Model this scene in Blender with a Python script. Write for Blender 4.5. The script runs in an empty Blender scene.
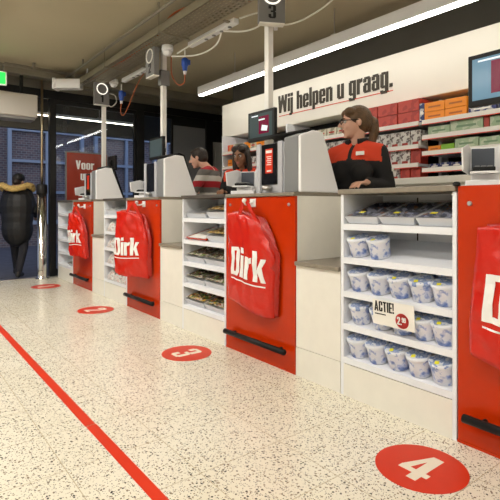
import bpy, bmesh, math, random
from mathutils import Vector, Matrix, Euler, noise
C = bpy.context.scene
COL = C.collection
R = math.radians
random.seed(7)

# ------------------------------------------------------------------ camera
cam_d = bpy.data.cameras.new('camera'); cam = bpy.data.objects.new('camera', cam_d); COL.objects.link(cam)
cam.location = (0, 0, 1.0); cam.rotation_euler = (R(90), 0, R(-37.86))
cam_d.sensor_width = 36; cam_d.lens = 467 / 500 * 36; cam_d.shift_y = -43 / 500; cam_d.clip_start = .02
C.camera = cam
# ------------------------------------------------------------------ world (dusk sky outside) and exposure
W = bpy.data.worlds.new('dusk'); C.world = W; W.use_nodes = True
bg = W.node_tree.nodes['Background']; bg.inputs[0].default_value = (.36, .45, .66, 1); bg.inputs[1].default_value = 1.4
C.view_settings.view_transform = 'Standard'; C.view_settings.look = 'None'
C.view_settings.gamma = 1; C.view_settings.use_curve_mapping = False
C.view_settings.exposure = 0.0
STRIP_MAIN = 17.0      # strip above the service wall
STRIP_SHOP = 29.0      # shop strips over the customer side
STRIP_VEST = 7.0       # strips in the entrance lobby
WARM = (1.0, .95, .87)

# ------------------------------------------------------------------ materials
def mat(name, col, rough=.5, metal=0, emis=None, es=0, var=.0, vscale=12, bump=0, bscale=60, coat=0, trans=0, ior=1.45, alpha=None, spec=None):
    m = bpy.data.materials.new(name); m.use_nodes = True
    nt = m.node_tree; b = nt.nodes['Principled BSDF']
    b.inputs['Base Color'].default_value = (*col, 1); b.inputs['Roughness'].default_value = rough
    b.inputs['Metallic'].default_value = metal; b.inputs['Coat Weight'].default_value = coat
    b.inputs['Coat Roughness'].default_value = .08
    b.inputs['Transmission Weight'].default_value = trans; b.inputs['IOR'].default_value = ior
    if spec is not None: b.inputs['Specular IOR Level'].default_value = spec
    if alpha is not None: b.inputs['Alpha'].default_value = alpha
    if emis: b.inputs['Emission Color'].default_value = (*emis, 1); b.inputs['Emission Strength'].default_value = es
    if var or bump:
        tc = nt.nodes.new('ShaderNodeTexCoord')
    if var:
        n = nt.nodes.new('ShaderNodeTexNoise'); n.inputs['Scale'].default_value = vscale; n.inputs['Detail'].default_value = 4
        nt.links.new(tc.outputs['Object'], n.inputs['Vector'])
        mr = nt.nodes.new('ShaderNodeMapRange'); mr.inputs['To Min'].default_value = 1 - var; mr.inputs['To Max'].default_value = 1 + var
        mr.inputs['From Min'].default_value = .3; mr.inputs['From Max'].default_value = .7
        nt.links.new(n.outputs['Fac'], mr.inputs['Value'])
        mx = nt.nodes.new('ShaderNodeVectorMath'); mx.operation = 'SCALE'; mx.inputs[0].default_value = col
        nt.links.new(mr.outputs[0], mx.inputs['Scale']); nt.links.new(mx.outputs[0], b.inputs['Base Color'])
    if bump:
        n2 = nt.nodes.new('ShaderNodeTexNoise'); n2.inputs['Scale'].default_value = bscale; n2.inputs['Detail'].default_value = 5
        nt.links.new(tc.outputs['Object'], n2.inputs['Vector'])
        bp = nt.nodes.new('ShaderNodeBump'); bp.inputs['Strength'].default_value = bump; bp.inputs['Distance'].default_value = .01
        nt.links.new(n2.outputs['Fac'], bp.inputs['Height']); nt.links.new(bp.outputs[0], b.inputs['Normal'])
    return m

def blotch(name, cols, scale=30, rough=.4, thr=None, kind='noise', coat=0):
    """procedural print: a colour ramp over noise / voronoi"""
    m = mat(name, cols[0], rough, coat=coat); nt = m.node_tree; b = nt.nodes['Principled BSDF']
    tc = nt.nodes.new('ShaderNodeTexCoord')
    if kind == 'noise':
        n = nt.nodes.new('ShaderNodeTexNoise'); n.inputs['Detail'].default_value = 3; out = n.outputs['Fac']
    else:
        n = nt.nodes.new('ShaderNodeTexVoronoi')
        s = nt.nodes.new('ShaderNodeSeparateColor'); nt.links.new(n.outputs['Color'], s.inputs[0]); out = s.outputs[0]
    n.inputs['Scale'].default_value = scale
    nt.links.new(tc.outputs['Object'], n.inputs['Vector'])
    r = nt.nodes.new('ShaderNodeValToRGB'); r.color_ramp.interpolation = 'CONSTANT' if kind != 'noise' else 'LINEAR'
    k = len(cols); thr = thr or [i / k for i in range(k)]
    e = r.color_ramp.elements; e[0].position = thr[0]; e[0].color = (*cols[0], 1); e[1].position = thr[1]; e[1].color = (*cols[1], 1)
    for i in range(2, k):
        q = e.new(thr[i]); q.color = (*cols[i], 1)
    nt.links.new(out, r.inputs[0]); nt.links.new(r.outputs[0], b.inputs['Base Color'])
    return m

def lamp_mat(name, col, s):
    m = bpy.data.materials.new(name); m.use_nodes = True; nt = m.node_tree
    nt.nodes.remove(nt.nodes['Principled BSDF']); e = nt.nodes.new('ShaderNodeEmission')
    e.inputs[0].default_value = (*col, 1); e.inputs[1].default_value = s
    nt.links.new(e.outputs[0], nt.nodes['Material Output'].inputs[0]); return m

def glass_mat(name, tint, refl=1.0):
    m = bpy.data.materials.new(name); m.use_nodes = True; nt = m.node_tree
    nt.nodes.remove(nt.nodes['Principled BSDF'])
    t = nt.nodes.new('ShaderNodeBsdfTransparent'); t.inputs[0].default_value = (*tint, 1)
    g = nt.nodes.new('ShaderNodeBsdfGlossy'); g.inputs['Roughness'].default_value = .02
    f = nt.nodes.new('ShaderNodeFresnel'); f.inputs[0].default_value = 1.5
    mx = nt.nodes.new('ShaderNodeMixShader')
    nt.links.new(f.outputs[0], mx.inputs[0]); nt.links.new(t.outputs[0], mx.inputs[1]); nt.links.new(g.outputs[0], mx.inputs[2])
    nt.links.new(mx.outputs[0], nt.nodes['Material Output'].inputs[0]); return m

M = {}
M['white_panel'] = mat('white_laminate', (.80, .775, .70), .35, var=.02)
M['white_metal'] = mat('white_metal', (.80, .82, .86), .35)
M['red_panel'] = mat('red_gloss_panel', (.50, .030, .001), .16, coat=.08, var=.03, spec=.35)
M['worktop'] = mat('taupe_worktop', (.23, .20, .155), .4, var=.08, vscale=40)
M['dark_worktop'] = mat('dark_worktop', (.075, .065, .055), .4, var=.08, vscale=40)
M['steel'] = mat('brushed_steel', (.6, .6, .6), .3, 1)
M['device_dark'] = mat('slate_housing', (.06, .07, .09), .5)
M['chrome'] = mat('chrome', (.75, .74, .70), .09, 1)
M['brass'] = mat('warm_steel', (.62, .52, .36), .3, 1)
M['black'] = mat('black_plastic', (.010, .010, .010), .45, spec=.25)
M['blackgloss'] = mat('black_gloss', (.008, .008, .009), .08)
M['frame_black'] = mat('black_frame', (.010, .010, .010), .45)
M['pole'] = mat('white_pole', (.82, .80, .76), .3)
M['device_white'] = mat('white_housing', (.86, .86, .87), .38)
M['device_grey'] = mat('grey_housing', (.20, .205, .21), .4)
M['device_side'] = mat('silver_housing', (.52, .53, .56), .35, .2)
M['bag'] = mat('red_plastic_bag', (.56, .012, .002), .24, bump=.6, bscale=18, coat=.2)
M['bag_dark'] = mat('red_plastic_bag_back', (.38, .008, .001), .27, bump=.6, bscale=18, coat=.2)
M['white_print'] = mat('white_print', (.85, .85, .82), .45)
M['sign_text'] = mat('dark_brown_lettering', (.035, .026, .014), .5)
M['sign_red'] = mat('red_lettering_rule', (.70, .05, .02), .5)
M['sign_board'] = mat('cream_sign_board', (.80, .77, .69), .5, var=.015, vscale=2)
M['ceiling'] = mat('painted_ceiling', (.47, .42, .295), .9, var=.03, vscale=1.5)
M['wall'] = mat('painted_wall', (.50, .48, .43), .85, var=.03, vscale=3)
M['dark_wall'] = mat('dark_wall', (.10, .095, .085), .8, var=.05, vscale=3)
M['galv'] = mat('galvanised_steel', (.33, .30, .22), .45, .5, var=.06, vscale=9)
M['duct'] = mat('duct_steel', (.30, .28, .23), .5, .4, var=.06, vscale=5)
M['blue_plug'] = mat('blue_plug', (.02, .08, .42), .35)
M['orange_cable'] = mat('orange_cable', (.42, .10, .03), .5)
M['white_cable'] = mat('white_cable', (.75, .74, .68), .4)
M['box_grey'] = mat('grey_lamp_box', (.19, .185, .18), .45)
M['digit_black'] = mat('black_digit', (.01, .01, .01), .5)
M['floor_red'] = mat('red_floor_vinyl', (.62, .032, .006), .4, var=.03, spec=.3)
M['floor_white'] = mat('white_floor_vinyl', (.82, .76, .62), .35)
M['skin'] = mat('skin', (.66, .38, .27), .5); M['skin_dark'] = mat('brown_skin', (.25, .115, .06), .5)
M['hair_brown'] = mat('brown_hair', (.115, .062, .026), .45, bump=.8, bscale=90, var=.25, vscale=30)
M['hair_dark'] = mat('dark_hair', (.022, .013, .009), .4, bump=.8, bscale=90, var=.2, vscale=30)
M['jacket_black'] = mat('black_fleece', (.014, .013, .013), .85, bump=.2, bscale=40)
M['jacket_red'] = mat('red_fleece', (.66, .055, .018), .85, bump=.2, bscale=40)
M['trousers'] = mat('dark_trousers', (.015, .015, .02), .85)
M['shoe'] = mat('black_shoe', (.012, .012, .012), .5)
M['coat'] = mat('black_padded_coat', (.008, .008, .009), .55, bump=.6, bscale=10)
M['fur'] = mat('golden_fur', (.55, .38, .13), .9, bump=1, bscale=120, var=.3, vscale=60)
M['eye'] = mat('eye_white', (.5, .48, .45), .3); M['pupil'] = mat('pupil', (.02, .012, .01), .1); M['lip'] = mat('lips', (.42, .13, .10), .4)
M['yellow'] = mat('yellow_sticker', (.86, .80, .03), .5)
M['price_red'] = mat('red_price_disc', (.62, .04, .035), .5)
M['card'] = mat('white_card', (.84, .82, .76), .5)
M['clear'] = mat('clear_plastic', (.85, .88, .9), .12, alpha=.07)
M['pane'] = glass_mat('window_glass', (.86, .90, .95))
M['screen'] = mat('blue_screen', (.05, .09, .12), .15, emis=(.18, .36, .50), es=.55)
M['screen_dim'] = mat('dim_screen', (.03, .04, .04), .15, emis=(.10, .14, .14), es=.35)
M['screen_maroon'] = mat('maroon_screen_picture', (.08, .003, .015), .2, emis=(.20, .005, .04), es=.5)
M['screen_white'] = mat('pale_screen_picture', (.5, .5, .5), .2, emis=(.6, .72, .8), es=.8)
M['exit_green'] = mat('green_exit_sign', (.02, .5, .05), .4, emis=(.02, .8, .08), es=1.5)
M['strip_main'] = lamp_mat('lit_strip_diffuser', (1, .95, .86), STRIP_MAIN)
M['strip_shop'] = lamp_mat('lit_shop_diffuser', WARM, STRIP_SHOP)
M['strip_vest'] = lamp_mat('lit_lobby_diffuser', (1, .88, .66), STRIP_VEST)
M['ring'] = lamp_mat('lit_ring', (1, .93, .80), 1.3)
M['tub_body'] = blotch('tub_print', [(.70, .72, .84), (.78, .79, .87), (.34, .42, .70), (.12, .20, .52)], 34, .3, [0, .50, .60, .72])
M['tub_lid'] = blotch('tub_lid_print', [(.82, .84, .88), (.76, .79, .86), (.16, .26, .58), (.46, .54, .72)], 34, .3, [0, .5, .56, .66])
M['tray_food'] = blotch('tray_contents', [(.012, .014, .04), (.03, .035, .09), (.25, .27, .38), (.20, .07, .02)], 45, .3, [0, .35, .62, .85], 'voronoi')
M['tray_white'] = mat('pale_tray', (.62, .64, .68), .3)
M['pastry'] = blotch('pastry_contents', [(.30, .16, .04), (.55, .38, .08), (.12, .06, .02), (.70, .62, .40)], 55, .4, [0, .35, .6, .8], 'voronoi')
M['salad'] = blotch('salad_contents', [(.08, .045, .03), (.14, .20, .05), (.55, .50, .42), (.04, .02, .02), (.28, .12, .05)], 60, .4, [0, .25, .45, .65, .85], 'voronoi')
M['fruit'] = blotch('mixed_contents', [(.08, .04, .02), (.60, .36, .03), (.55, .50, .42), (.10, .16, .03), (.34, .05, .03)], 60, .4, [0, .25, .45, .65, .85], 'voronoi')
M['packet'] = blotch('speckled_white_packet', [(.60, .58, .55), (.62, .60, .56), (.30, .28, .27), (.55, .30, .26)], 70, .4, [0, .5, .72, .86], 'voronoi')
M['silver_pack'] = blotch('silver_pack', [(.50, .50, .50), (.22, .22, .24), (.65, .64, .6)], 40, .3, [0, .4, .6], 'voronoi')
def carton(name, a, b_, sc=30): return blotch(name, [a, b_], sc, .4, [0, .74], 'voronoi')
M['c_red'] = carton('red_carton', (.48, .05, .03), (.36, .03, .02)); M['c_orange'] = mat('orange_carton', (.84, .27, .01), .4)
M['c_green'] = carton('pale_green_carton', (.38, .52, .33), (.56, .64, .48)); M['c_navy'] = carton('navy_carton', (.02, .03, .14), (.5, .48, .5), 40)
M['c_white'] = carton('white_carton', (.66, .64, .60), (.16, .13, .12), 60); M['c_pink'] = carton('pink_carton', (.68, .22, .30), (.7, .45, .5))
M['c_scarlet'] = carton('scarlet_carton', (.66, .06, .02), (.70, .30, .12)); M['c_lime'] = mat('lime_carton', (.25, .55, .03), .4)
M['c_blue'] = carton('blue_carton', (.03, .11, .40), (.3, .4, .6)); M['c_cream'] = carton('cream_carton', (.6, .56, .44), (.3, .28, .2))

# ------------------------------------------------------------------ mesh helpers
def link(name, me, m=None, parent=None, smooth=False):
    o = bpy.data.objects.new(name, me); COL.objects.link(o)
    if m is not None:
        for x in (m if isinstance(m, (list, tuple)) else [m]): me.materials.append(x)
    if parent: o.parent = parent
    if smooth:
        for p in me.polygons: p.use_smooth = True
    return o
class MB:
    def __init__(s): s.b = bmesh.new()
    def box(s, x0, y0, z0, x1, y1, z1, bev=0, mi=0):
        r = bmesh.ops.create_cube(s.b, size=1)
        for v in r['verts']:
            v.co = Vector(((x0 + x1) / 2 + v.co.x * (x1 - x0), (y0 + y1) / 2 + v.co.y * (y1 - y0), (z0 + z1) / 2 + v.co.z * (z1 - z0)))
        fs = set(f for v in r['verts'] for f in v.link_faces)
        for f in fs: f.material_index = mi
        if bev:
            es = list(set(e for v in r['verts'] for e in v.link_edges))
            bmesh.ops.bevel(s.b, geom=es, offset=bev, segments=2, affect='EDGES', profile=.5)
        return s
    def hexa(s, p, mi=0):      # 8 points: bottom 4, top 4
        v = [s.b.verts.new(q) for q in p]
        for f in ((3, 2, 1, 0), (4, 5, 6, 7), (0, 1, 5, 4), (1, 2, 6, 5), (2, 3, 7, 6), (3, 0, 4, 7)):
            s.b.faces.new([v[i] for i in f]).material_index = mi
        return s
    def prism(s, pts, off, bev=0):      # polygon (3D points) extruded by off
        a = [s.b.verts.new(p) for p in pts]; c = [s.b.verts.new(Vector(p) + Vector(off)) for p in pts]; n = len(pts)
        s.b.faces.new(a[::-1]); s.b.faces.new(c)
        for i in range(n): s.b.faces.new((a[i], a[(i + 1) % n], c[(i + 1) % n], c[i]))
        bmesh.ops.recalc_face_normals(s.b, faces=s.b.faces[:])
        if bev:
            es = list(set(e for v in a + c for e in v.link_edges))
            bmesh.ops.bevel(s.b, geom=es, offset=bev, segments=2, affect='EDGES', profile=.5)
        return s
    def lathe(s, prof, n=24, c=(0, 0, 0)):      # profile (r,z)
        rings = []
        for r, z in prof:
            rings.append([s.b.verts.new((c[0] + r * math.cos(2 * math.pi * k / n), c[1] + r * math.sin(2 * math.pi * k / n), c[2] + z)) for k in range(n)])
        for a, b_ in zip(rings, rings[1:]):
            for k in range(n): s.b.faces.new((a[k], a[(k + 1) % n], b_[(k + 1) % n], b_[k]))
        if prof[0][0] > 1e-6: s.b.faces.new(rings[0][::-1])
        if prof[-1][0] > 1e-6: s.b.faces.new(rings[-1])
        return s
    def tube(s, pts, r, n=8, closed=False, r1=None):
        pts = [Vector(p) for p in pts]; m = len(pts); rings = []
        up = Vector((0, 0, 1))
        for i, p in enumerate(pts):
            if closed: t = pts[(i + 1) % m] - pts[i - 1]
            else: t = pts[min(i + 1, m - 1)] - pts[max(i - 1, 0)]
            t.normalize(); a = t.cross(up)
            if a.length < .1: a = t.cross(Vector((1, 0, 0)))
            a.normalize(); b_ = t.cross(a)
            rr = r if r1 is None else r + (r1 - r) * i / (m - 1)
            rings.append([s.b.verts.new(p + a * rr * math.cos(2 * math.pi * k / n) + b_ * rr * math.sin(2 * math.pi * k / n)) for k in range(n)])
        prs = list(zip(rings, rings[1:])) + ([(rings[-1], rings[0])] if closed else [])
        for a, b_ in prs:
            for k in range(n):
                s.b.faces.new((a[k], a[(k + 1) % n], b_[(k + 1) % n], b_[k]))
        if not closed: s.b.faces.new(rings[0][::-1]); s.b.faces.new(rings[-1])
        return s
    def ball(s, c, r, n=16, mtx=None):
        if not hasattr(r, '__len__'): r = (r, r, r)
        q = bmesh.ops.create_uvsphere(s.b, u_segments=n, v_segments=max(6, n * 2 // 3), radius=1)
        for v in q['verts']:
            p = Vector((v.co.x * r[0], v.co.y * r[1], v.co.z * r[2]))
            if mtx is not None: p = mtx @ p
            v.co = p + Vector(c)
        return s
    def cap(s, a, b_, ra, rb, n=14):    # tapered capsule
        a = Vector(a); b_ = Vector(b_); s.ball(a, ra, n); s.ball(b_, rb, n)
        s.tube([a, b_], ra, n, r1=rb); return s
    def build(s, name, m, parent=None, smooth=False, loc=None, recalc=True):
        if recalc: bmesh.ops.recalc_face_normals(s.b, faces=s.b.faces[:])
        me = bpy.data.meshes.new(name); s.b.to_mesh(me); s.b.free()
        o = link(name, me, m, parent, smooth)
        if loc: o.location = loc
        return o
def smooth_curve(pts, k=6):
    P = [Vector(p) for p in pts]; out = []
    for i in range(len(P) - 1):
        p0 = P[max(i - 1, 0)]; p1 = P[i]; p2 = P[i + 1]; p3 = P[min(i + 2, len(P) - 1)]
        for j in range(k):
            t = j / k
            out.append(.5 * ((2 * p1) + (p2 - p0) * t + (2 * p0 - 5 * p1 + 4 * p2 - p3) * t * t + (3 * p1 - p0 - 3 * p2 + p3) * t ** 3))
    out.append(P[-1]); return out
def tag(o, label=None, cat=None, group=None, kind=None):
    if label: o['label'] = label
    if cat: o['category'] = cat
    if group: o['group'] = group
    if kind: o['kind'] = kind
    return o
def thing(name, label, cat, loc=(0, 0, 0), rz=0, group=None):
    o = bpy.data.objects.new(name, None); COL.objects.link(o); o.empty_display_size = .05
    o.location = loc; o.rotation_euler = (0, 0, rz); return tag(o, label, cat, group)
def struct(name, mb, m, parent=None, smooth=False):
    o = mb.build(name, m, parent, smooth)
    if not parent: o['kind'] = 'structure'
    return o
def dup(root, loc=None, rz=None, label=None, group=None):
    def cp(o, par):
        c = o.copy(); COL.objects.link(c); c.parent = par
        for ch in kids.get(o.name, []): cp(ch, c)
        return c
    kids = {}
    def collect(o):
        kids[o.name] = list(o.children)
        for ch in o.children: collect(ch)
    collect(root)
    c = cp(root, None)
    if loc is not None: c.location = loc
    if rz is not None: c.rotation_euler = (0, 0, rz)
    if label: c['label'] = label
    if group: c['group'] = group
    return c

# ------------------------------------------------------------------ heavy condensed lettering
def rc(x0, y0, x1, y1): return [(x0, y0), (x1, y0), (x1, y1), (x0, y1)]
S_ = .17
G = {
 'D': (.46, [rc(0, 0, .17, 1), rc(.17, .87, .34, 1), rc(.17, 0, .34, .13), rc(.29, .12, .46, .88), [(.34, .87), (.46, .87), (.46, .89), (.36, 1)][:4], [(.30, .80), (.46, .84), (.38, 1), (.30, 1)], [(.30, 0), (.38, 0), (.46, .16), (.30, .20)]]),
 'i': (.17, [rc(0, 0, .17, .74), rc(0, .82, .17, 1)]),
 'j': (.17, [rc(0, -.16, .17, .74), rc(0, .82, .17, 1), rc(-.09, -.24, .11, -.12)]),
 'l': (.17, [rc(0, 0, .17, 1)]),
 'W': (.74, [[(.08, 0), (.25, 0), (.17, 1), (0, 1)], [(.08, 0), (.25, 0), (.45, 1), (.31, 1)], [(.49, 0), (.66, 0), (.43, 1), (.29, 1)], [(.49, 0), (.66, 0), (.74, 1), (.57, 1)]]),
 'V': (.48, [[(.16, 0), (.32, 0), (.17, 1), (0, 1)], [(.16, 0), (.32, 0), (.48, 1), (.31, 1)]]),
 'h': (.42, [rc(0, 0, .17, 1), rc(.17, .62, .34, .75), rc(.25, 0, .42, .68), [(.25, .6), (.42, .6), (.42, .68), (.35, .75)]]),
 'n': (.42, [rc(0, 0, .17, .74), rc(.17, .62, .34, .75), rc(.25, 0, .42, .68)]),
 'u': (.42, [rc(.25, 0, .42, .74), rc(.08, -.01, .25, .12), rc(0, .06, .17, .74)]),
 'r': (.32, [rc(0, 0, .17, .74), [(.17, .52), (.32, .58), (.32, .76), (.17, .70)]]),
 'e': (.42, [rc(0, .06, .17, .68), rc(.06, .63, .36, .75), rc(.25, .38, .42, .68), rc(.17, .34, .42, .44), rc(.06, -.01, .36, .11), rc(.25, .06, .42, .25)]),
 'p': (.42, [rc(0, -.22, .17, .74), rc(.17, .63, .36, .75), rc(.25, .06, .42, .68), rc(.17, -.01, .36, .11)]),
 'g': (.42, [rc(0, .08, .17, .68), rc(.06, .63, .25, .75), rc(.06, .02, .25, .13), rc(.25, -.16, .42, .74), rc(.04, -.24, .36, -.12), rc(0, -.18, .15, -.08)]),
 'a': (.42, [rc(.25, 0, .42, .68), rc(.06, .63, .36, .75), rc(0, .50, .17, .68), rc(0, .06, .17, .36), rc(.06, .34, .25, .45), rc(.06, -.01, .25, .10)]),
 'o': (.42, [rc(0, .06, .17, .68), rc(.25, .06, .42, .68), rc(.06, .63, .36, .75), rc(.06, -.01, .36, .11)]),
 '.': (.16, [rc(0, 0, .16, .16)]),
 ':': (.16, [rc(0, 0, .16, .16), rc(0, .5, .16, .66)]),
 'k': (.48, [rc(0, 0, .17, 1), [(.15, .26), (.28, .36), (.46, .76), (.29, .76)], [(.18, .40), (.33, .50), (.49, 0), (.31, 0)]]),
 'A': (.50, [[(0, 0), (.16, 0), (.32, 1), (.17, 1)], [(.34, 0), (.50, 0), (.33, 1), (.18, 1)], rc(.12, .18, .38, .32)]),
 'C': (.44, [rc(0, .08, .17, .92), rc(.06, .87, .38, 1), rc(.06, 0, .38, .13), rc(.27, .62, .44, .92), rc(.27, .08, .44, .38)]),
 'T': (.42, [rc(.125, 0, .295, .9), rc(0, .86, .42, 1)]), 'I': (.17, [rc(0, 0, .17, 1)]),
 'E': (.36, [rc(0, 0, .17, 1), rc(.17, .86, .36, 1), rc(.17, .44, .34, .57), rc(.17, 0, .36, .14)]),
 '!': (.17, [[(.04, .28), (.13, .28), (.17, 1), (0, 1)], rc(0, 0, .17, .17)]),
 '1': (.32, [rc(.12, 0, .30, 1), [(0, .66), (.12, .70), (.16, 1), (.12, .98)], [(0, .68), (.12, .68), (.14, 1), (.10, .90)]]),
 '2': (.44, [rc(.06, .88, .38, 1), rc(.27, .58, .44, .94), rc(0, .68, .17, .94), [(0, .12), (.17, .12), (.44, .60), (.27, .60)], rc(0, 0, .44, .15)]),
 '3': (.44, [rc(.06, .88, .38, 1), rc(.27, .55, .44, .94), rc(0, .70, .16, .94), rc(.13, .45, .38, .57), rc(.27, .06, .44, .48), rc(.06, 0, .38, .12), rc(0, .06, .16, .30)]),
 '4': (.52, [rc(.26, 0, .43, 1), rc(0, .20, .52, .34), [(0, .20), (.14, .30), (.32, 1), (.24, 1)], [(0, .32), (.13, .32), (.34, 1), (.24, 1)]]),
 '9': (.44, [rc(.06, .88, .38, 1), rc(.27, .06, .44, .94), rc(0, .52, .17, .94), rc(.06, .44, .30, .56), rc(.06, 0, .38, .12), rc(0, .06, .16, .26)]),
}
def text_w(t, gap=.06): return sum((G[c][0] if c != ' ' else .2) + gap for c in t) - gap
def text_mb(t, height, f, thick=.002, gap=.06, sub=0, xs=1.0, mb=None):
    """f(x, y, d) -> 3D point; x along the line, y up, d out of the surface"""
    mb = mb or MB(); b = mb.b; x = 0
    for c in t:
        if c == ' ': x += .2 + gap; continue
        w, polys = G[c]
        for pi, p in enumerate(polys):
            ex = pi * (.00012 if not sub else .00025)
            q = [(x + a, y) for a, y in p]
            if sub:
                (ax, ay), (bx, by), (cx, cy), (dx, dy) = q; n = sub
                def bi(s, r_): return ((ax * (1 - s) + bx * s) * (1 - r_) + (dx * (1 - s) + cx * s) * r_, (ay * (1 - s) + by * s) * (1 - r_) + (dy * (1 - s) + cy * s) * r_)
                cells = [[bi(i / n, j / n), bi((i + 1) / n, j / n), bi((i + 1) / n, (j + 1) / n), bi(i / n, (j + 1) / n)] for i in range(n) for j in range(n)]
            else: cells = [q]
            for ce in cells:
                lo = [b.verts.new(f(a * height * xs, y * height, ex * .5)) for a, y in ce]; hi = [b.verts.new(f(a * height * xs, y * height, thick + ex)) for a, y in ce]
                try:
                    b.faces.new(hi); b.faces.new(lo[::-1])
                    if not sub:
                        for i in range(4): b.faces.new((lo[i], lo[(i + 1) % 4], hi[(i + 1) % 4], hi[i]))
                except ValueError: pass
        x += w + gap
    return mb

# ================================================================== SETTING
def terrazzo():
    m = mat('terrazzo_tiles', (.8, .74, .6), .22); nt = m.node_tree; b = nt.nodes['Principled BSDF']
    L = nt.links.new; N = nt.nodes.new
    tc = N('ShaderNodeTexCoord')
    def chips(scale, rad, keep):
        v = N('ShaderNodeTexVoronoi'); v.inputs['Scale'].default_value = scale; L(tc.outputs['Object'], v.inputs['Vector'])
        s = N('ShaderNodeSeparateColor'); L(v.outputs['Color'], s.inputs[0])
        lt = N('ShaderNodeMath'); lt.operation = 'LESS_THAN'; L(v.outputs['Distance'], lt.inputs[0]); lt.inputs[1].default_value = rad
        g = N('ShaderNodeMath'); g.operation = 'GREATER_THAN'; L(s.outputs[0], g.inputs[0]); g.inputs[1].default_value = keep
        mu = N('ShaderNodeMath'); mu.operation = 'MULTIPLY'; L(lt.outputs[0], mu.inputs[0]); L(g.outputs[0], mu.inputs[1])
        r = N('ShaderNodeValToRGB'); r.color_ramp.interpolation = 'CONSTANT'; e = r.color_ramp.elements
        e[0].position = 0; e[0].color = (.05, .045, .04, 1); e[1].position = .35; e[1].color = (.30, .24, .16, 1)
        q = e.new(.62); q.color = (.42, .36, .27, 1); q = e.new(.85); q.color = (.16, .12, .08, 1)
        L(s.outputs[1], r.inputs[0]); return mu.outputs[0], r.outputs[0]
    n = N('ShaderNodeTexNoise'); n.inputs['Scale'].default_value = 1.3; L(tc.outputs['Object'], n.inputs['Vector'])
    base = N('ShaderNodeValToRGB'); e = base.color_ramp.elements
    e[0].position = .3; e[0].color = (.76, .715, .575, 1); e[1].position = .7; e[1].color = (.82, .78, .66, 1)
    L(n.outputs['Fac'], base.inputs[0]); cur = base.outputs[0]
    for sc, rad, keep in ((80, .35, .56), (160, .37, .55)):
        f, c = chips(sc, rad, keep); mx = N('ShaderNodeMix'); mx.data_type = 'RGBA'
        L(f, mx.inputs[0]); L(cur, mx.inputs[6]); L(c, mx.inputs[7]); cur = mx.outputs[2]
    sx = N('ShaderNodeSeparateXYZ'); L(tc.outputs['Object'], sx.inputs[0]); lines = []
    for ax, org, sp in (('X', .93, .3925), ('Y', .842, .3285)):
        a = N('ShaderNodeMath'); a.operation = 'SUBTRACT'; L(sx.outputs[ax], a.inputs[0]); a.inputs[1].default_value = org - 20 * sp - sp / 2
        d = N('ShaderNodeMath'); d.operation = 'DIVIDE'; L(a.outputs[0], d.inputs[0]); d.inputs[1].default_value = sp
        fr = N('ShaderNodeMath'); fr.operation = 'FRACT'; L(d.outputs[0], fr.inputs[0])
        s5 = N('ShaderNodeMath'); s5.operation = 'SUBTRACT'; L(fr.outputs[0], s5.inputs[0]); s5.inputs[1].default_value = .5
        ab = N('ShaderNodeMath'); ab.operation = 'ABSOLUTE'; L(s5.outputs[0], ab.inputs[0])
        lt = N('ShaderNodeMath'); lt.operation = 'LESS_THAN'; L(ab.outputs[0], lt.inputs[0]); lt.inputs[1].default_value = .0017 / sp
        lines.append(lt)
    mxl = N('ShaderNodeMath'); mxl.operation = 'MAXIMUM'; L(lines[0].outputs[0], mxl.inputs[0]); L(lines[1].outputs[0], mxl.inputs[1])
    mx = N('ShaderNodeMix'); mx.data_type = 'RGBA'; L(mxl.outputs[0], mx.inputs[0]); L(cur, mx.inputs[6]); mx.inputs[7].default_value = (.50, .43, .29, 1)
    L(mx.outputs[2], b.inputs['Base Color']); return m
def brick_mat():
    m = mat('street_brick', (.3, .2, .15), .9); nt = m.node_tree; b = nt.nodes['Principled BSDF']
    tc = nt.nodes.new('ShaderNodeTexCoord'); mp = nt.nodes.new('ShaderNodeMapping'); mp.inputs['Rotation'].default_value = (R(90), 0, 0)
    nt.links.new(tc.outputs['Object'], mp.inputs['Vector'])
    br = nt.nodes.new('ShaderNodeTexBrick'); br.inputs['Scale'].default_value = 4.2
    br.inputs['Color1'].default_value = (.26, .17, .15, 1); br.inputs['Color2'].default_value = (.16, .12, .12, 1); br.inputs['Mortar'].default_value = (.34, .32, .30, 1)
    br.inputs['Mortar Size'].default_value = .022
    nt.links.new(mp.outputs[0], br.inputs['Vector']); nt.links.new(br.outputs['Color'], b.inputs['Base Color']); return m
M['terrazzo'] = terrazzo(); M['brick'] = brick_mat()
M['paving'] = mat('street_paving', (.10, .10, .12), .6, var=.2, vscale=5)
M['blue_frame'] = mat('pale_blue_window_frame', (.40, .44, .50), .6)
M['dark_glass'] = mat('dark_window_pane', (.03, .035, .05), .2)

FU = 7.10      # street front
struct('floor', MB().box(-3.2, -3.2, -.1, 5.4, FU + .05, 0), M['terrazzo'])
struct('ceiling', MB().box(-3.2, -3.2, 2.88, 5.4, FU + .1, 3.0), M['ceiling'])
struct('wall_back', MB().box(4.0, -3.2, 0, 4.12, 5.45, 2.88), M['dark_wall'])
struct('wall_staff', MB().box(4.0, 5.45, 0, 5.3, 5.55, 2.88), M['dark_wall'])
struct('wall_far_right', MB().box(5.3, 5.45, 0, 5.4, FU + .1, 2.88), M['dark_wall'])
struct('wall_left', MB().box(-3.2, -3.2, 0, -3.1, FU + .1, 2.88), M['wall'])
struct('wall_near', MB().box(-3.1, -3.2, 0, 4.0, -3.1, 2.88), M['wall'])
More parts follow.
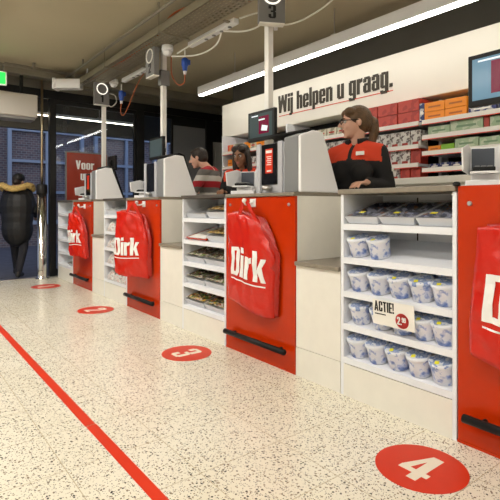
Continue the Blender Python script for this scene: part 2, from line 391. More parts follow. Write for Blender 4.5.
# street front: dark lintel, black frames, panes
struct('wall_front', MB().box(-3.1, FU + .02, 2.62, 5.3, FU + .14, 2.88), M['duct'])
struct('trim_1', MB().box(-3.1, FU - .03, 2.56, 5.3, FU + .02, 2.68), M['frame_black'])
for i, (a, b) in enumerate(((1.85, 1.915), (3.18, 3.30), (4.50, 4.64))):
    struct('trim_%d' % (i + 2), MB().box(a, FU - .04, 0, b, FU + .06, 2.56), M['frame_black'])
for i, (a, b) in enumerate(((1.915, 3.18), (3.30, 3.86))):
    w = struct('window_%d' % (i + 1), MB().box(a, FU, 0, b, FU + .05, .10).box(a, FU, 2.50, b, FU + .05, 2.56).box(a, FU, .1, a + .03, FU + .05, 2.5).box(b - .03, FU, .1, b, FU + .05, 2.5), M['frame_black'])
    struct('window_pane', MB().box(a + .03, FU + .02, .10, b - .03, FU + .028, 2.50), M['pane'], w)
w = struct('window_3', MB().box(-3.1, FU, 0, .62, FU + .05, .10).box(-3.1, FU, 2.50, .62, FU + .05, 2.56).box(.56, FU, .1, .62, FU + .05, 2.5), M['frame_black'])
struct('window_pane', MB().box(-3.1, FU + .02, .10, .56, FU + .028, 2.50), M['pane'], w)
M['grey_panel'] = mat('grey_partition', (.21, .215, .22), .6); M['pale_panel'] = mat('pale_partition', (.42, .41, .38), .6)
struct('trim_5', MB().box(3.86, FU, 0, 4.50, FU + .05, 2.40), M['grey_panel'])
struct('wall_partition', MB().box(3.86, FU, 2.40, 5.3, FU + .05, 2.56), M['frame_black'])
d = struct('door_1', MB().box(4.64, FU, 0, 5.3, FU + .04, 2.18), M['pale_panel'])
struct('door_panel', MB().box(4.72, FU - .012, 1.15, 5.2, FU, 2.06).box(4.72, FU - .012, .2, 5.2, FU, 1.05), M['pale_panel'], d)
struct('trim_6', MB().box(4.64, FU, 2.18, 5.3, FU + .05, 2.40), M['frame_black'])
# entrance lobby soffit outside the glass
struct('wall_lobby_fascia', MB().box(-3.1, 8.00, 2.24, 7, 8.10, 3.0), M['dark_wall'])
struct('ceiling_lobby', MB().box(-3.1, FU + .14, 2.9, 7, 8.0, 3.0), M['dark_wall'])
struct('floor_street', MB().box(-9, FU + .05, -.12, 14, 17, -.02), M['paving'])
# threshold strip
struct('trim_7', MB().box(.3, FU - .05, 0, 1.8, FU + .05, .006), M['steel'])
# exposed steel beam in front of the street wall
struct('trim_8', MB().box(1.2, 6.72, 2.76, 5.3, 6.90, 2.88), M['duct'])
# back strip light reflector recess is plain ceiling

# building across the street
bd = thing('brick_building', 'brick building across the street with pale blue window frames, seen through the glass', 'building', (0, 13, 0))
MB().box(-9, .12, -.02, 14, .6, 9).build('brick_wall', M['brick'], bd)
fx = -4.2; cols = []
while fx < 9.5:
    mb = MB(); wv = 1.9; 
    mb.box(fx, 0, .55, fx + .09, .12, 4.4); mb.box(fx + wv - .09, 0, .55, fx + wv, .12, 4.4)
    mb.box(fx + .09, 0, .55, fx + wv - .09, .12, .65)
    for z in (1.35, 2.15, 2.95, 3.75, 4.3): mb.box(fx + .09, .01, z, fx + wv - .09, .11, z + .07)
    mb.box(fx + wv / 2 - .04, .02, .65, fx + wv / 2 + .04, .10, 4.3)
    mb.build('window_frame', M['blue_frame'], bd)
    fx += 2.2
MB().box(-9, .02, 4.6, 14, .12, 4.9).build('cornice', M['blue_frame'], bd)

# ================================================================== CEILING THINGS
def strip_light(name, label, p0, p1, z, w, hh, m, group=None, hang=True):
    p0 = Vector(p0); p1 = Vector(p1); L_ = (p1 - p0).length; ang = math.atan2(p1.y - p0.y, p1.x - p0.x)
    t = thing(name, label, 'light', (p0.x, p0.y, z), ang, group)
    MB().box(0, -w / 2, .012, L_, w / 2, hh, .004).build('housing', M['device_white'], t)
    MB().box(.01, -w * .36, 0, L_ - .01, w * .36, .014).build('diffuser', m, t)
    if hang:
        n = max(2, int(L_ / 1.6))
        for i in range(n):
            mb = MB(); x = L_ * (i + .5) / n; mb.tube([(x, 0, hh), (x, 0, 2.88 - z)], .005, 6).box(x - .03, -.02, hh, x + .03, .02, hh + .02)
            mb.build('hanger', M['steel'], t)
    return t
strip_light('strip_light', 'long lit strip light hanging in front of the helpdesk sign wall', (3.35, -2.6), (3.35, 5.41), 2.50, .085, .12, M['strip_main'])
strip_light('strip_light', 'shop strip light over the customer side beside the queue line', (.2, -2.9), (.2, 6.4), 2.72, .18, .07, M['strip_shop'])
strip_light('strip_light', 'added short strip light over the queue line, brightening the tills near the entrance', (.6, 3.4), (.6, 6.4), 2.72, .16, .07, M['strip_shop'])  # unseen lamp, added to lift the counter fronts toward the entrance
strip_light('strip_light', 'shop strip light over the left shopping side', (-1.9, -2.9), (-1.9, 6.2), 2.72, .18, .07, M['strip_shop'])
strip_light('strip_light', 'lit strip light seen through the street front glass near the lintel', (.4, 7.6), (3.55, 7.6), 2.40, .05, .05, M['strip_vest'])
strip_light('strip_light', 'slanting strip light behind the glass beside the first black screen', (3.2, 7.2), (3.45, 7.55), 2.36, .05, .05, M['strip_vest'])

# cable tray
t = thing('cable_tray', 'long perforated steel cable tray hanging under the ceiling above the tills', 'cable tray', (2.19, 0, 2.66))
mb = MB(); x0, x1 = -.14, .14; ya, yb = .6, 6.7
mb.box(x0, ya, 0, x0 + .004, yb, .08).box(x1 - .004, ya, 0, x1, yb, .08)
mb.box(x0, ya, .076, x0 + .02, yb, .08).box(x1 - .02, ya, .076, x1, yb, .08)
nrow = 7
for i in range(nrow + 1):
    x = x0 + (x1 - x0) * i / nrow; mb.box(max(x - .011, x0), ya, 0, min(x + .011, x1), yb, .004)
for i in range(nrow):
    xa = x0 + (x1 - x0) * i / nrow; y = ya + (.03 if i % 2 else 0)
    while y < yb - .03:
        mb.box(xa, y, .0005, xa + (x1 - x0) / nrow, y + .022, .0035); y += .06
mb.build('tray', M['galv'], t)
for y in (1.2, 2.6, 4.0, 5.4, 6.5):
    mb = MB()
    mb.box(x0 - .03, y, -.012, x1 + .03, y + .03, 0)
    for x in (x0 - .02, x1 + .02): mb.tube([(x, y + .015, -.012), (x, y + .015, .22)], .005, 6)
    mb.build('bracket', M['galv'], t)
tag(MB().tube(smooth_curve([(2.10, 1.0, 2.675), (2.12, 2.5, 2.675), (2.10, 3.5, 2.76), (2.09, 3.9, 2.78), (2.12, 4.4, 2.675), (2.12, 6.2, 2.675)]), .009, 6).build('power_cable', M['orange_cable'], None, True), 'orange-brown cable lying in the perforated tray', 'cable')
tag(MB().tube([(1.97, 1.2, 2.80), (1.97, 6.72, 2.80)], .014, 8).tube([(1.97, 3.9, 2.80), (1.97, 3.9, 2.88)], .01, 6).tube([(1.97, 6.0, 2.80), (1.97, 6.0, 2.88)], .01, 6).build('conduit_pipe', M['duct'], None, True), 'thin pipe running under the ceiling along the left of the tray', 'pipe')
tag(MB().tube([(-.6, 6.55, 2.80), (1.9, 6.55, 2.80)], .016, 8).box(.4, 6.53, 2.80, .43, 6.57, 2.88).box(1.5, 6.53, 2.80, 1.53, 6.57, 2.88).build('conduit_pipe', M['duct'], None, True), 'thin dark pipe crossing the ceiling above the entrance', 'pipe')

# station poles and number boxes
POLE = {3: (2.33, 2.76), 2: (2.33, 4.50), 1: (2.33, 6.24), 4: (2.33, 1.02)}
CT = 1.09
def number_box(n, x, y, face):
    """face: 0 = digit looks back along the tills, 1 = digit looks at the customers"""
    t = thing('number_box', 'grey box with lit ring and number %d above till %s' % (n, {1: 'one, farthest', 2: 'two, turned edge-on', 3: 'three, nearest'}[n]), 'sign', (x, y, 2.36), 0 if face == 0 else R(-90), 'lit number boxes above the tills')
    MB().box(-.10, -.03, .008, .10, .03, .298, .004).build('housing', M['box_grey'], t)
    MB().box(-.095, -.03, 0, .095, .03, .010).build('bottom_plate', M['card'], t)
    s = str(n); h = .100; w = text_w(s) * h * 1.3
    text_mb(s, h, lambda a, b, c: (-w / 2 + a, -.030 - c, .040 + b), .002, xs=1.3).build('digit', M['digit_black'], t)
    for k, y_ in enumerate((-.034,)):
        cx, cz, rr = 0, .218, .070
        ring = MB().tube([(cx + rr * math.cos(q * math.tau / 40), y_, cz + rr * math.sin(q * math.tau / 40)) for q in range(40)], .007, 6, True)
        ring.build('lit_ring', M['ring'] if n != 2 else M['card'], t, True)
    return t
for n, (x, y) in POLE.items():
    if n == 4: continue
    t = thing('till_pole', 'white square pole rising from till %s to the cable tray' % {1: 'one by the entrance', 2: 'two', 3: 'three behind the grey housing'}[n], 'pole', (x, y, CT), 0, 'white poles on the tills')
    MB().box(-.025, -.025, 0, .025, .025, 2.655 - CT, .003).build('pole', M['pole'], t)
    MB().box(-.05, -.05, 0, .05, .05, .012, .002).build('foot_plate', M['pole'], t)
    MB().box(-.05, -.04, 1.20, .05, .028, 1.36, .003).build('collar', M['box_grey'], t) if n == 2 else None
number_box(3, 2.27, 2.66, 0).rotation_euler = (0, 0, R(-28))
number_box(1, 2.27, 6.17, 0)
number_box(2, 2.20, 4.50, 1)

# white domes, sockets and blue plugs on the tray
def dome(x, y, z, label):
    t = thing('dome_camera', label, 'camera', (x, y, z))
    MB().lathe([(.02, .09), (.055, .088), (.06, .05), (.057, .03)], 20).build('housing', M['device_white'], t, True)
    MB().lathe([(.050, .032), (.046, .008), (.03, -.012), (0.001, -.02)], 20).build('lens_dome', M['device_white'], t, True)
dome(2.27, 4.30, 2.565, 'white dome camera under the tray by the second pole')
dome(2.40, 6.06, 2.62, 'white dome camera under the tray above number one')
def plug(x, y, z, label):
    t = thing('power_plug', label, 'plug', (x, y, z), 0, 'blue plugs hanging by the tray')
    MB().lathe([(.018, -.12), (.024, -.11), (.030, -.07), (.036, -.06), (.036, -.0), (.028, .01), (.012, .02)], 16).box(.02, -.02, -.05, .055, .02, 0).build('plug_body', M['blue_plug'], t, True)
    MB().lathe([(.016, -.155), (.018, -.12)], 12).build('plug_neck', M['device_white'], t, True)
    MB().tube([(0, 0, .02), (0, 0, .10)], .008, 6).build('plug_lead', M['white_cable'], t)
plug(2.44, 4.24, 2.53, 'blue power plug hanging beside the second pole'); plug(2.46, 5.95, 2.53, 'blue power plug hanging nearest the first pole'); plug(2.40, 2.76, 2.54, 'blue power plug hanging behind number box three')
def socket_strip(y0, y1, label):
    t = thing('socket_strip', label, 'socket', (2.45, y0, 2.63), 0, 'white socket strips along the tray')
    MB().box(-.03, 0, 0, .03, y1 - y0, .05, .006).build('housing', M['device_white'], t)
    for k in range(4): MB().lathe([(.02, -.001), (.018, .004), (.001, .004)], 12, (0, .1 + k * .13, -.004)).build('socket', M['device_grey'], t)
    MB().box(-.09, .05, .02, -.03, .08, .03).build('bracket', M['galv'], t)
socket_strip(3.35, 4.15, 'white socket strip beside the tray past the second pole'); socket_strip(5.05, 5.85, 'white socket strip beside the tray near the first pole')
CB = [('orange_cable', 'orange cable looping from the blue plug by the second pole', [(2.44, 4.24, 2.38), (2.45, 4.27, 2.30), (2.42, 4.35, 2.29), (2.40, 4.45, 2.42), (2.38, 4.42, 2.60)], .006),
      ('orange_cable', 'orange cable hanging from the blue plug near the first pole', [(2.46, 5.95, 2.38), (2.46, 5.97, 2.26), (2.49, 5.9, 2.24), (2.52, 5.6, 2.55), (2.48, 5.3, 2.64)], .006),
      ('white_cable', 'white cable looped under the tray beside the second pole', [(2.30, 4.26, 2.54), (2.42, 3.95, 2.50), (2.50, 3.75, 2.56), (2.44, 3.6, 2.64), (2.38, 3.9, 2.61), (2.33, 4.2, 2.56)], .008),
      ('white_cable', 'small white cable loop at the end of the socket strip', [(2.42, 3.5, 2.60), (2.48, 3.25, 2.54), (2.55, 3.12, 2.58), (2.52, 3.1, 2.66), (2.45, 3.3, 2.66)], .008),
      ('white_cable', 'long white cable swinging from number box three to the ceiling', [(2.36, 2.70, 2.40), (2.42, 2.62, 2.39), (2.52, 2.52, 2.44), (2.68, 2.42, 2.58), (2.74, 2.2, 2.75), (2.76, 2.0, 2.88)], .007),
      ('white_cable', 'short white cable crossing below the ceiling above box three', [(2.50, 2.6, 2.88), (2.56, 2.5, 2.72), (2.66, 2.42, 2.66), (2.80, 2.36, 2.74), (2.84, 2.3, 2.88)], .006),
      ('white_cable', 'white cable ring hanging beside number box one', [(2.36, 6.2, 2.55), (2.47, 6.2, 2.53), (2.49, 6.2, 2.44), (2.42, 6.2, 2.37), (2.36, 6.2, 2.40)], .008)]
for k, lab, pts, r_ in CB:
    tag(MB().tube(smooth_curve(pts), r_, 8).build('hanging_cable', M[k], None, True), lab, 'cable')

# security camera, air curtain, exit sign
t = thing('security_camera', 'white box security camera under the ceiling near the entrance', 'camera', (1.98, 6.50, 2.66), R(-38))
MB().box(-.20, -.07, -.06, .14, .07, .07, .015).build('housing', M['device_white'], t)
MB().box(-.235, -.08, -.07, -.19, .08, .08, .01).build('hood', M['device_white'], t)
MB().tube([(.12, 0, 0), (.20, 0, .02), (.22, 0, .26)], .015, 8).build('bracket', M['device_white'], t)
t = thing('air_curtain', 'white air curtain box above the entrance door, its shade put into the colour', 'air curtain', (.2, 6.70, 2.16))
MB().box(0, 0, .04, 1.40, .30, .34, .012).build('housing', mat('shaded_white_enamel', (.46, .43, .38), .5), t)  # white box; the shade up there is put into the enamel colour
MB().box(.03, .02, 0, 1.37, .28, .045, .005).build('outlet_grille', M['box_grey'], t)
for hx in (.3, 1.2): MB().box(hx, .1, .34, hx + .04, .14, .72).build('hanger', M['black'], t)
t = thing('exit_sign', 'green lit exit sign at the left edge above the door', 'sign', (1.00, 6.40, 2.50))
MB().box(-.17, 0, 0, .17, .03, .17, .004).build('housing', M['device_white'], t)
MB().box(-.15, -.004, .015, .15, 0, .155).build('face', M['exit_green'], t)
MB().tube([(0, .015, .17), (0, .015, .38)], .008, 6).build('hanger', M['steel'], t)

# entrance bollard pole
t = thing('entrance_post', 'shiny chrome entrance post with black cap and thin rod to the ceiling', 'post', (1.70, 6.90, 0))
MB().lathe([(.085, 0), (.085, .012), (.066, .02), (.064, .06), (.064, 1.18)], 28).build('cylinder', M['chrome'], t, True)
MB().lathe([(.070, 1.18), (.072, 1.2), (.072, 1.30), (.060, 1.315), (.015, 1.32)], 28).build('cap', M['black'], t, True)
MB().tube([(0, 0, 1.32), (0, 0, 2.86)], .017, 12).build('rod', M['brass'], t, True)
MB().box(-.10, -.05, 2.84, .14, .05, 2.88).build('ceiling_plate', M['steel'], t)

# ================================================================== SIGN WALL AND BACK SHELVES
sg = thing('wall_sign', 'long cream sign board reading Wij helpen u graag above the shelves', 'sign', (3.70, 0, 0))
MB().box(0, -3.0, 1.955, .30, 4.33, 2.415, .006).build('board', M['sign_board'], sg)
MB().box(.004, 4.335, 1.965, .30, 5.40, 2.415, .006).build('board', M['sign_board'], sg)
tw = text_w('Wij helpen u graag.'); H_ = .205; XS = 1.60 / (tw * H_)
text_mb('Wij helpen u graag.', H_, lambda a, b, c: (-c, 4.205 - a, 2.118 + b), .006, xs=XS).build('lettering', M['sign_text'], sg)
MB().box(-.004, 2.60, 2.077, 0, 4.19, 2.084).build('red_rule', M['sign_red'], sg)

LEV = [1.318, 1.457, 1.592, 1.718]
rk = thing('back_shelving', 'white wall shelving with red price rails behind the tills', 'shelving', (3.55, 0, 0))
MB().box(.42, .2, .02, .445, 5.18, 1.95).build('back_panel', M['black'], rk)
MB().box(-.10, .2, 1.19, .42, 5.155, 1.245, .004).build('counter_top', M['white_panel'], rk)
MB().box(-.06, .2, 0, .42, 5.155, 1.19).build('base_cabinet', M['white_panel'], rk)
for y in (.2, 2.21, 3.95, 5.155):
    MB().box(.30 if y == 2.21 else .06 if y < 5 else .0, y, 1.245, .42, y + .025, 1.95).build('side_panel', M['white_metal'], rk)
def shelf_row(y0, y1, z):
    s = MB().box(.0, y0, z - .02, .42, y1, z).build('shelf', M['white_metal'], rk)
    MB().box(-.012, y0, z - .03, 0, y1, z + .008).build('price_rail', M['card'], s)
    MB().box(-.014, y0, z - .034, 0, y1, z - .028).build('red_rail_edge', M['floor_red'], s)
BAYR = (.225, 2.205); BAYM = (2.24, 3.94); BAYL = (3.98, 5.15)
for z in LEV: shelf_row(*BAYR, z)
for z in (1.368, 1.525, LEV[3]): shelf_row(*BAYM, z); shelf_row(*BAYL, z)
pack_cache = {}
M['c_red_print'] = mat('brown_print', (.45, .12, .02), .5); M['c_dgreen'] = mat('green_print', (.20, .33, .20), .5)
def pack(kind, m, y, z, w, d, h, label, group, x=3.58):
    """carton: body + coloured front label; y is the edge farthest from the camera side"""
    key = (kind, m, round(w, 3), round(d, 3), round(h, 3))
    if key not in pack_cache:
        me = bpy.data.meshes.new(kind); b = MB().box(0, 0, 0, d, w, h, .003).b if m in ('c_red', 'c_lime', 'c_scarlet') else MB().box(0, 0, 0, d, w, h, .003).box(-.0015, w * .2, h * (.05 if m == 'c_white' else .4), .002, w * .8, h * (.25 if m == 'c_white' else .58), 0, 1).b
        b.to_mesh(me); b.free(); me.materials.append(M[m]); me.materials.append({'c_white': M['c_red'], 'c_cream': M['c_red'], 'c_orange': M['c_red_print'], 'c_green': M['c_dgreen']}.get(m, M['card'])); pack_cache[key] = me
    o = bpy.data.objects.new(kind, pack_cache[key]); COL.objects.link(o); o.location = (x, y, z); tag(o, label, 'box', group); return o
ORD = ['nearest', 'second', 'third', 'fourth', 'fifth', 'sixth', 'seventh', 'eighth', 'ninth', 'tenth', 'eleventh', 'twelfth', 'thirteenth', 'fourteenth']
# red cartons, top shelf middle bay, two layers of three
k = 0
for lay in range(2):
    for i in range(3):
        pack('red_carton', 'c_red', 2.26 + i * .215, LEV[3] + .001 + lay * .107, .205, .25, .104, 'red carton on the top back shelf, %s layer, %s' % (('lower', 'upper')[lay], ('next to the orange cartons', 'in the middle', 'nearest the woman\'s head')[i]), 'red cartons on the top back shelf')
for lay in range(2):
    for i in range(2):
        pack('orange_carton', 'c_orange', 1.845 + i * .183, LEV[3] + .001 + lay * .078, .180, .24, .076, 'orange carton on the top back shelf, %s layer, %s' % (('lower', 'upper')[lay], ('beside the screen', 'beside the red cartons')[i]), 'orange cartons on the top back shelf')
pack('navy_carton', 'c_navy', 2.213, LEV[3] + .001, .042, .2, .16, 'slim dark carton upright between orange and red cartons', None)
for i in range(3): pack('blue_carton', 'c_navy', 1.62 - i * .23, LEV[3] + .001, .21, .2, .07, 'low navy carton on the top back shelf, %s from the orange cartons' % ('first', 'second', 'third')[i], 'navy cartons on the top back shelf')
# green cartons, shelf B
xs_ = 2.18
for i, (m, w, h) in enumerate((('c_green', .19, .075), ('c_green', .26, .095), ('c_red', .04, .10), ('c_green', .23, .09), ('c_red', .04, .10), ('c_green', .2, .08), ('c_green', .2, .08), ('c_red', .05, .1), ('c_green', .2, .08))):
    xs_ -= w + .006
    pack('green_carton' if m == 'c_green' else 'red_carton', m, xs_, LEV[2] + .001, w, .22, h, '%s carton on the shelf below the orange cartons, %s from the bay post' % ({'c_green': 'pale green', 'c_red': 'slim red'}[m], ORD[i + 1 if i else 0].replace('nearest', 'first')), 'cartons on the second back shelf')
xs_ = 2.18
for i, (m, w, h) in enumerate((('c_orange', .11, .05), ('c_lime', .11, .055), ('c_green', .19, .085), ('c_green', .17, .075), ('c_green', .22, .085), ('c_green', .2, .08), ('c_green', .2, .08), ('c_green', .2, .08))):
    xs_ -= w + .006
    pack('small_carton', m, xs_, LEV[1] + .001, w, .2, h, '%s carton on the third back shelf, %s from the bay post' % ({'c_orange': 'small orange', 'c_lime': 'small lime', 'c_green': 'pale green'}[m], ORD[i + 1 if i else 0].replace('nearest', 'first')), 'cartons on the third back shelf')
for i in range(13):
    pack('navy_packet', 'c_navy', 2.07 - i * .095, LEV[0] + .001, .088, .12, .04 + .006 * (i % 2), 'small navy packet on the lowest back shelf, %s from the bay post' % ORD[i].replace('nearest', 'first'), 'navy packets on the lowest back shelf')
# tall packs in the middle bay: three levels
rows = [(1.526, .135, ['c_white'] * 16, 'white pack with red foot'), (1.369, .13, ['c_red', 'c_white', 'c_white', 'c_pink', 'c_pink', 'c_white', 'c_scarlet', 'c_white', 'c_pink', 'c_white', 'c_scarlet', 'c_white', 'c_blue', 'c_white'], 'tall pack'),
        (1.247, .098, ['c_red', 'c_red', 'c_white', 'c_white', 'c_scarlet', 'c_scarlet', 'c_white', 'c_pink', 'c_white', 'c_blue', 'c_blue', 'c_white', 'c_blue', 'c_scarlet'], 'tall pack')]
cn = {'c_white': 'white', 'c_red': 'dark red', 'c_pink': 'pink', 'c_scarlet': 'scarlet', 'c_blue': 'blue', 'c_cream': 'cream'}
for ri, (z, h, ms, what) in enumerate(rows):
    y = 2.245
    for i, m in enumerate(ms):
        if y + .10 > 3.93: break
        pack('tall_pack', m, y, z, .094, .12, h, '%s tall pack on the %s back shelf, %s from the bay post' % (cn[m], ('upper', 'middle', 'bottom')[ri], (ORD[i] if i < 14 else 'last').replace('nearest', 'first')), 'tall packs on the %s back shelf' % ('upper', 'middle', 'bottom')[ri]); y += .103
y = 2.92
for i in range(7):
    pack('cream_carton', 'c_cream', y, LEV[3] + .001, .12, .2, .09, 'cream carton on the top back shelf, %s past the woman\'s head' % ORD[i].replace('nearest', 'first'), 'cream cartons on the top back shelf'); y += .135
for ri, z in enumerate((1.247, 1.369, 1.526, LEV[3] + .001)):
    y = 4.0; i = 0
    while y < 5.0:
        m = random.choice(['c_orange', 'c_cream', 'c_scarlet', 'c_orange', 'c_white']); w = .11
        pack('shelf_carton', m, y, z, w, .12, .10, '%s carton behind the second cashier, %s back shelf, %s along' % ({'c_orange': 'orange'}.get(m, cn.get(m)), ('bottom', 'lower', 'upper', 'top')[ri], ORD[i].replace('nearest', 'first')), 'cartons behind the second cashier'); y += w + .012; i += 1

# ================================================================== TILLS
RED = {4: .30, 3: 2.03, 2: 3.78, 1: 5.52}
SHE = {4: (1.03, 1.68), 3: (2.75, 3.38), 2: (4.50, 5.14), 1: (6.24, 6.92)}
LOW = {4: (1.68, 2.03), 3: (3.38, 3.78), 2: (5.14, 5.52)}
V0, VB = 1.92, 2.46
WHERE = {4: 'nearest till at the right edge', 3: 'till three', 2: 'till two', 1: 'till one by the entrance'}
g = .003
for n, y0 in RED.items():
    y1 = y0 + (.72 if n != 4 else .73)
    t = thing('till_cabinet', 'cabinet with glossy red front panel, %s' % WHERE[n], 'cabinet', (V0, y0, 0), 0, 'red fronted till cabinets')
    L_ = y1 - y0
    MB().box(.02, g, 0, VB - V0, L_ - g, CT - .022).build('carcass', M['white_panel'], t)
    MB().box(0, g, .012, .02, L_ - g, CT - .024 if n != 4 else CT, .002).build('front_panel', M['red_panel'], t)
    MB().box(-.012 if n != 4 else .021, g, CT - .022, VB - V0 + .01, L_ - g, CT, .003).build('worktop', M['worktop'], t)
    for yy in (.055, L_ - .055):
        MB().tube([(-.006, yy, CT - .075), (.002, yy, CT - .075)], .010, 12).tube([(-.009, yy, CT - .075), (-.004, yy, CT - .075)], .005, 10).build('screw', M['steel'], t)
    b = MB().tube([(-.045, .05, .13), (-.045, L_ - .05, .13)], .018, 14).build('bumper_rail', M['black'], t, True)
    mb = MB()
    for yy in (.12, L_ - .12): mb.tube([(-.045, yy, .13), (.004, yy, .13)], .010, 8)
    mb.build('rail_mount', M['black'], b)
    MB().box(-.001, .0, .0, .02, L_, .0115).build('foot_strip', M['red_panel'], t)
for n, (y0, y1) in LOW.items():
    t = thing('low_counter', 'low white packing counter between till %d and its shelf rack' % {4: 3, 3: 2, 2: 1}[n] if True else '', 'counter', (V0, y0, 0), 0, 'low packing counters between the tills')
    t['label'] = 'low white packing counter beside till %s, lower than the red cabinet' % {4: 'three', 3: 'two', 2: 'one'}[n]
    L_ = y1 - y0
    MB().box(.004, g, .17, VB - V0, L_ - g, .652).build('carcass', M['white_panel'], t)
    MB().box(.002, g, 0, VB - V0, L_ - g, .167).build('plinth', M['white_panel'], t)
    MB().box(-.012, g, .653, VB - V0, L_ - g, .677, .003).build('worktop', M['worktop'], t)
SL = [.905, .727, .549, .376, .198]
TL = R(15); TT = math.tan(TL)
def tilt(spin=0): return (Matrix.Rotation(-TL, 3, 'Y') @ Matrix.Rotation(spin, 3, 'Z')).to_euler()
PV = V0 + .345      # inner back of shelf racks
for n, (y0, y1) in SHE.items():
    t = thing('shelf_rack', 'white five-shelf display rack built into the tills, %s' % {4: 'nearest, full of blue tubs', 3: 'second, with food trays', 2: 'third, with white packets', 1: 'farthest, nearly empty'}[n], 'shelf', (V0, y0, 0), 0, 'white display racks between the tills')
    L_ = y1 - y0
    MB().box(0, g, 0, .36, .022, CT - .024, .001).build('side_panel', M['white_metal'], t)
    MB().box(0, L_ - .022, 0, .36, L_ - g, CT - .024, .001).build('side_panel', M['white_metal'], t)
    MB().box(.345, .022, .0, .36, L_ - .022, CT - .024).build('back_panel', M['white_metal'], t)
    MB().box(.0, .022, .0, .345, L_ - .022, .168).build('base_panel', M['white_panel'], t)
    MB().box(.342, L_ * .62, .2, .345, L_ * .62 + .006, 1.05).build('slot_strip', M['black'], t)
    for z in SL:
        MB().hexa([(.004, .0225, z - .005), (.344, .0225, z - .005 + .34 * TT), (.344, L_ - .0225, z - .005 + .34 * TT), (.004, L_ - .0225, z - .005), (.004, .0225, z), (.344, .0225, z + .34 * TT), (.344, L_ - .0225, z + .34 * TT), (.004, L_ - .0225, z)]).box(.0, .0225, z - .026, .005, L_ - .0225, z + .006).build('shelf', M['white_metal'], t)
    MB().box(-.014, -g if n == 1 else g, CT - .022, VB - V0 + .01, L_ + (.006 if n == 4 else -g), CT + .003, .003).build('worktop', M['worktop'] if n == 4 else M['dark_worktop'], t)

# ---- tubs
def make_tub():
    t = thing('ice_tub', 'x', 'tub')
    MB().lathe([(.046, 0), (.0495, .002), (.0550, .088), (.0550, .090)], 28).build('tub_body', M['tub_body'], t, True)
    MB().lathe([(.0575, .082), (.0590, .084), (.0590, .098), (.056, .102), (.052, .100), (.001, .100)], 28).build('lid', M['tub_lid'], t, True)
    return t
tub0 = make_tub(); used = [False]
stk_me = None
def tub(y, z, label, x=V0 + .07, sticker=False, rz=0):
    if not used[0]: o = tub0; used[0] = True; o.location = (x, y, z + (x - V0) * TT - .0); o.rotation_euler = tilt(rz); o['label'] = label; o['group'] = 'blue and white tubs on the rack'
    else:
        o = dup(tub0, (x, y, z + (x - V0) * TT), rz, label, 'blue and white tubs on the rack'); o.rotation_euler = tilt(rz)
    o['spin'] = rz
    ST.append((o, sticker)); return o
ST = []
def u_at(px, v):
    a = (px - 250) / 467; return v * (.7895 - .6137 * a) / (.7895 * a + .6137)
FR = {1: [358, 381], 2: [362, 382, 401.5, 421, 443], 3: [363, 384, 403, 423.5, 444], 4: [356.5, 373, 391, 412.7, 442]}
RN = {1: 'second shelf', 2: 'third shelf', 3: 'fourth shelf', 4: 'bottom shelf'}
PN = ['leftmost', 'second from the left', 'third from the left', 'fourth from the left', 'rightmost']
for s, pxs in FR.items():
    lastu = None
    for i, px in enumerate(pxs):
        u = min(max(u_at(px, V0 + .07), 1.115), 1.598)
        if lastu: u = min(u, lastu - .1185)
        u = max(u, 1.114); lastu = u
        nm = PN[i] if s != 1 else ('left one of two', 'right one of two')[i]
        tub(u, SL[s] + .0005, 'blue and white tub, front row of the %s, %s' % (RN[s], nm), sticker=(s, i) in ((1, 0), (1, 1), (2, 2), (2, 3), (2, 4), (3, 3), (3, 4), (4, 2), (4, 3), (4, 4)), rz=random.uniform(0, 6))
for s in (2, 3, 4):
    for i in range(4):
        tub(1.545 - i * .128, SL[s] + .0005, 'blue and white tub, back row of the %s, %s' % (RN[s], ('leftmost', 'second from the left', 'third from the left', 'rightmost')[i]), x=V0 + .200, rz=random.uniform(0, 6))
for o, s in ST:
    if True and s:
        st = MB().box(-.012, -.009, .1003, .012, .009, .1015).build('price_sticker', M['yellow'], o)
        rzz = o['spin']; st.rotation_euler = (0, 0, -rzz + .4); st.location = Matrix.Rotation(-rzz, 3, 'Z') @ Vector((-.030, .008, 0))
        st['label'] = 'yellow sticker on lid'
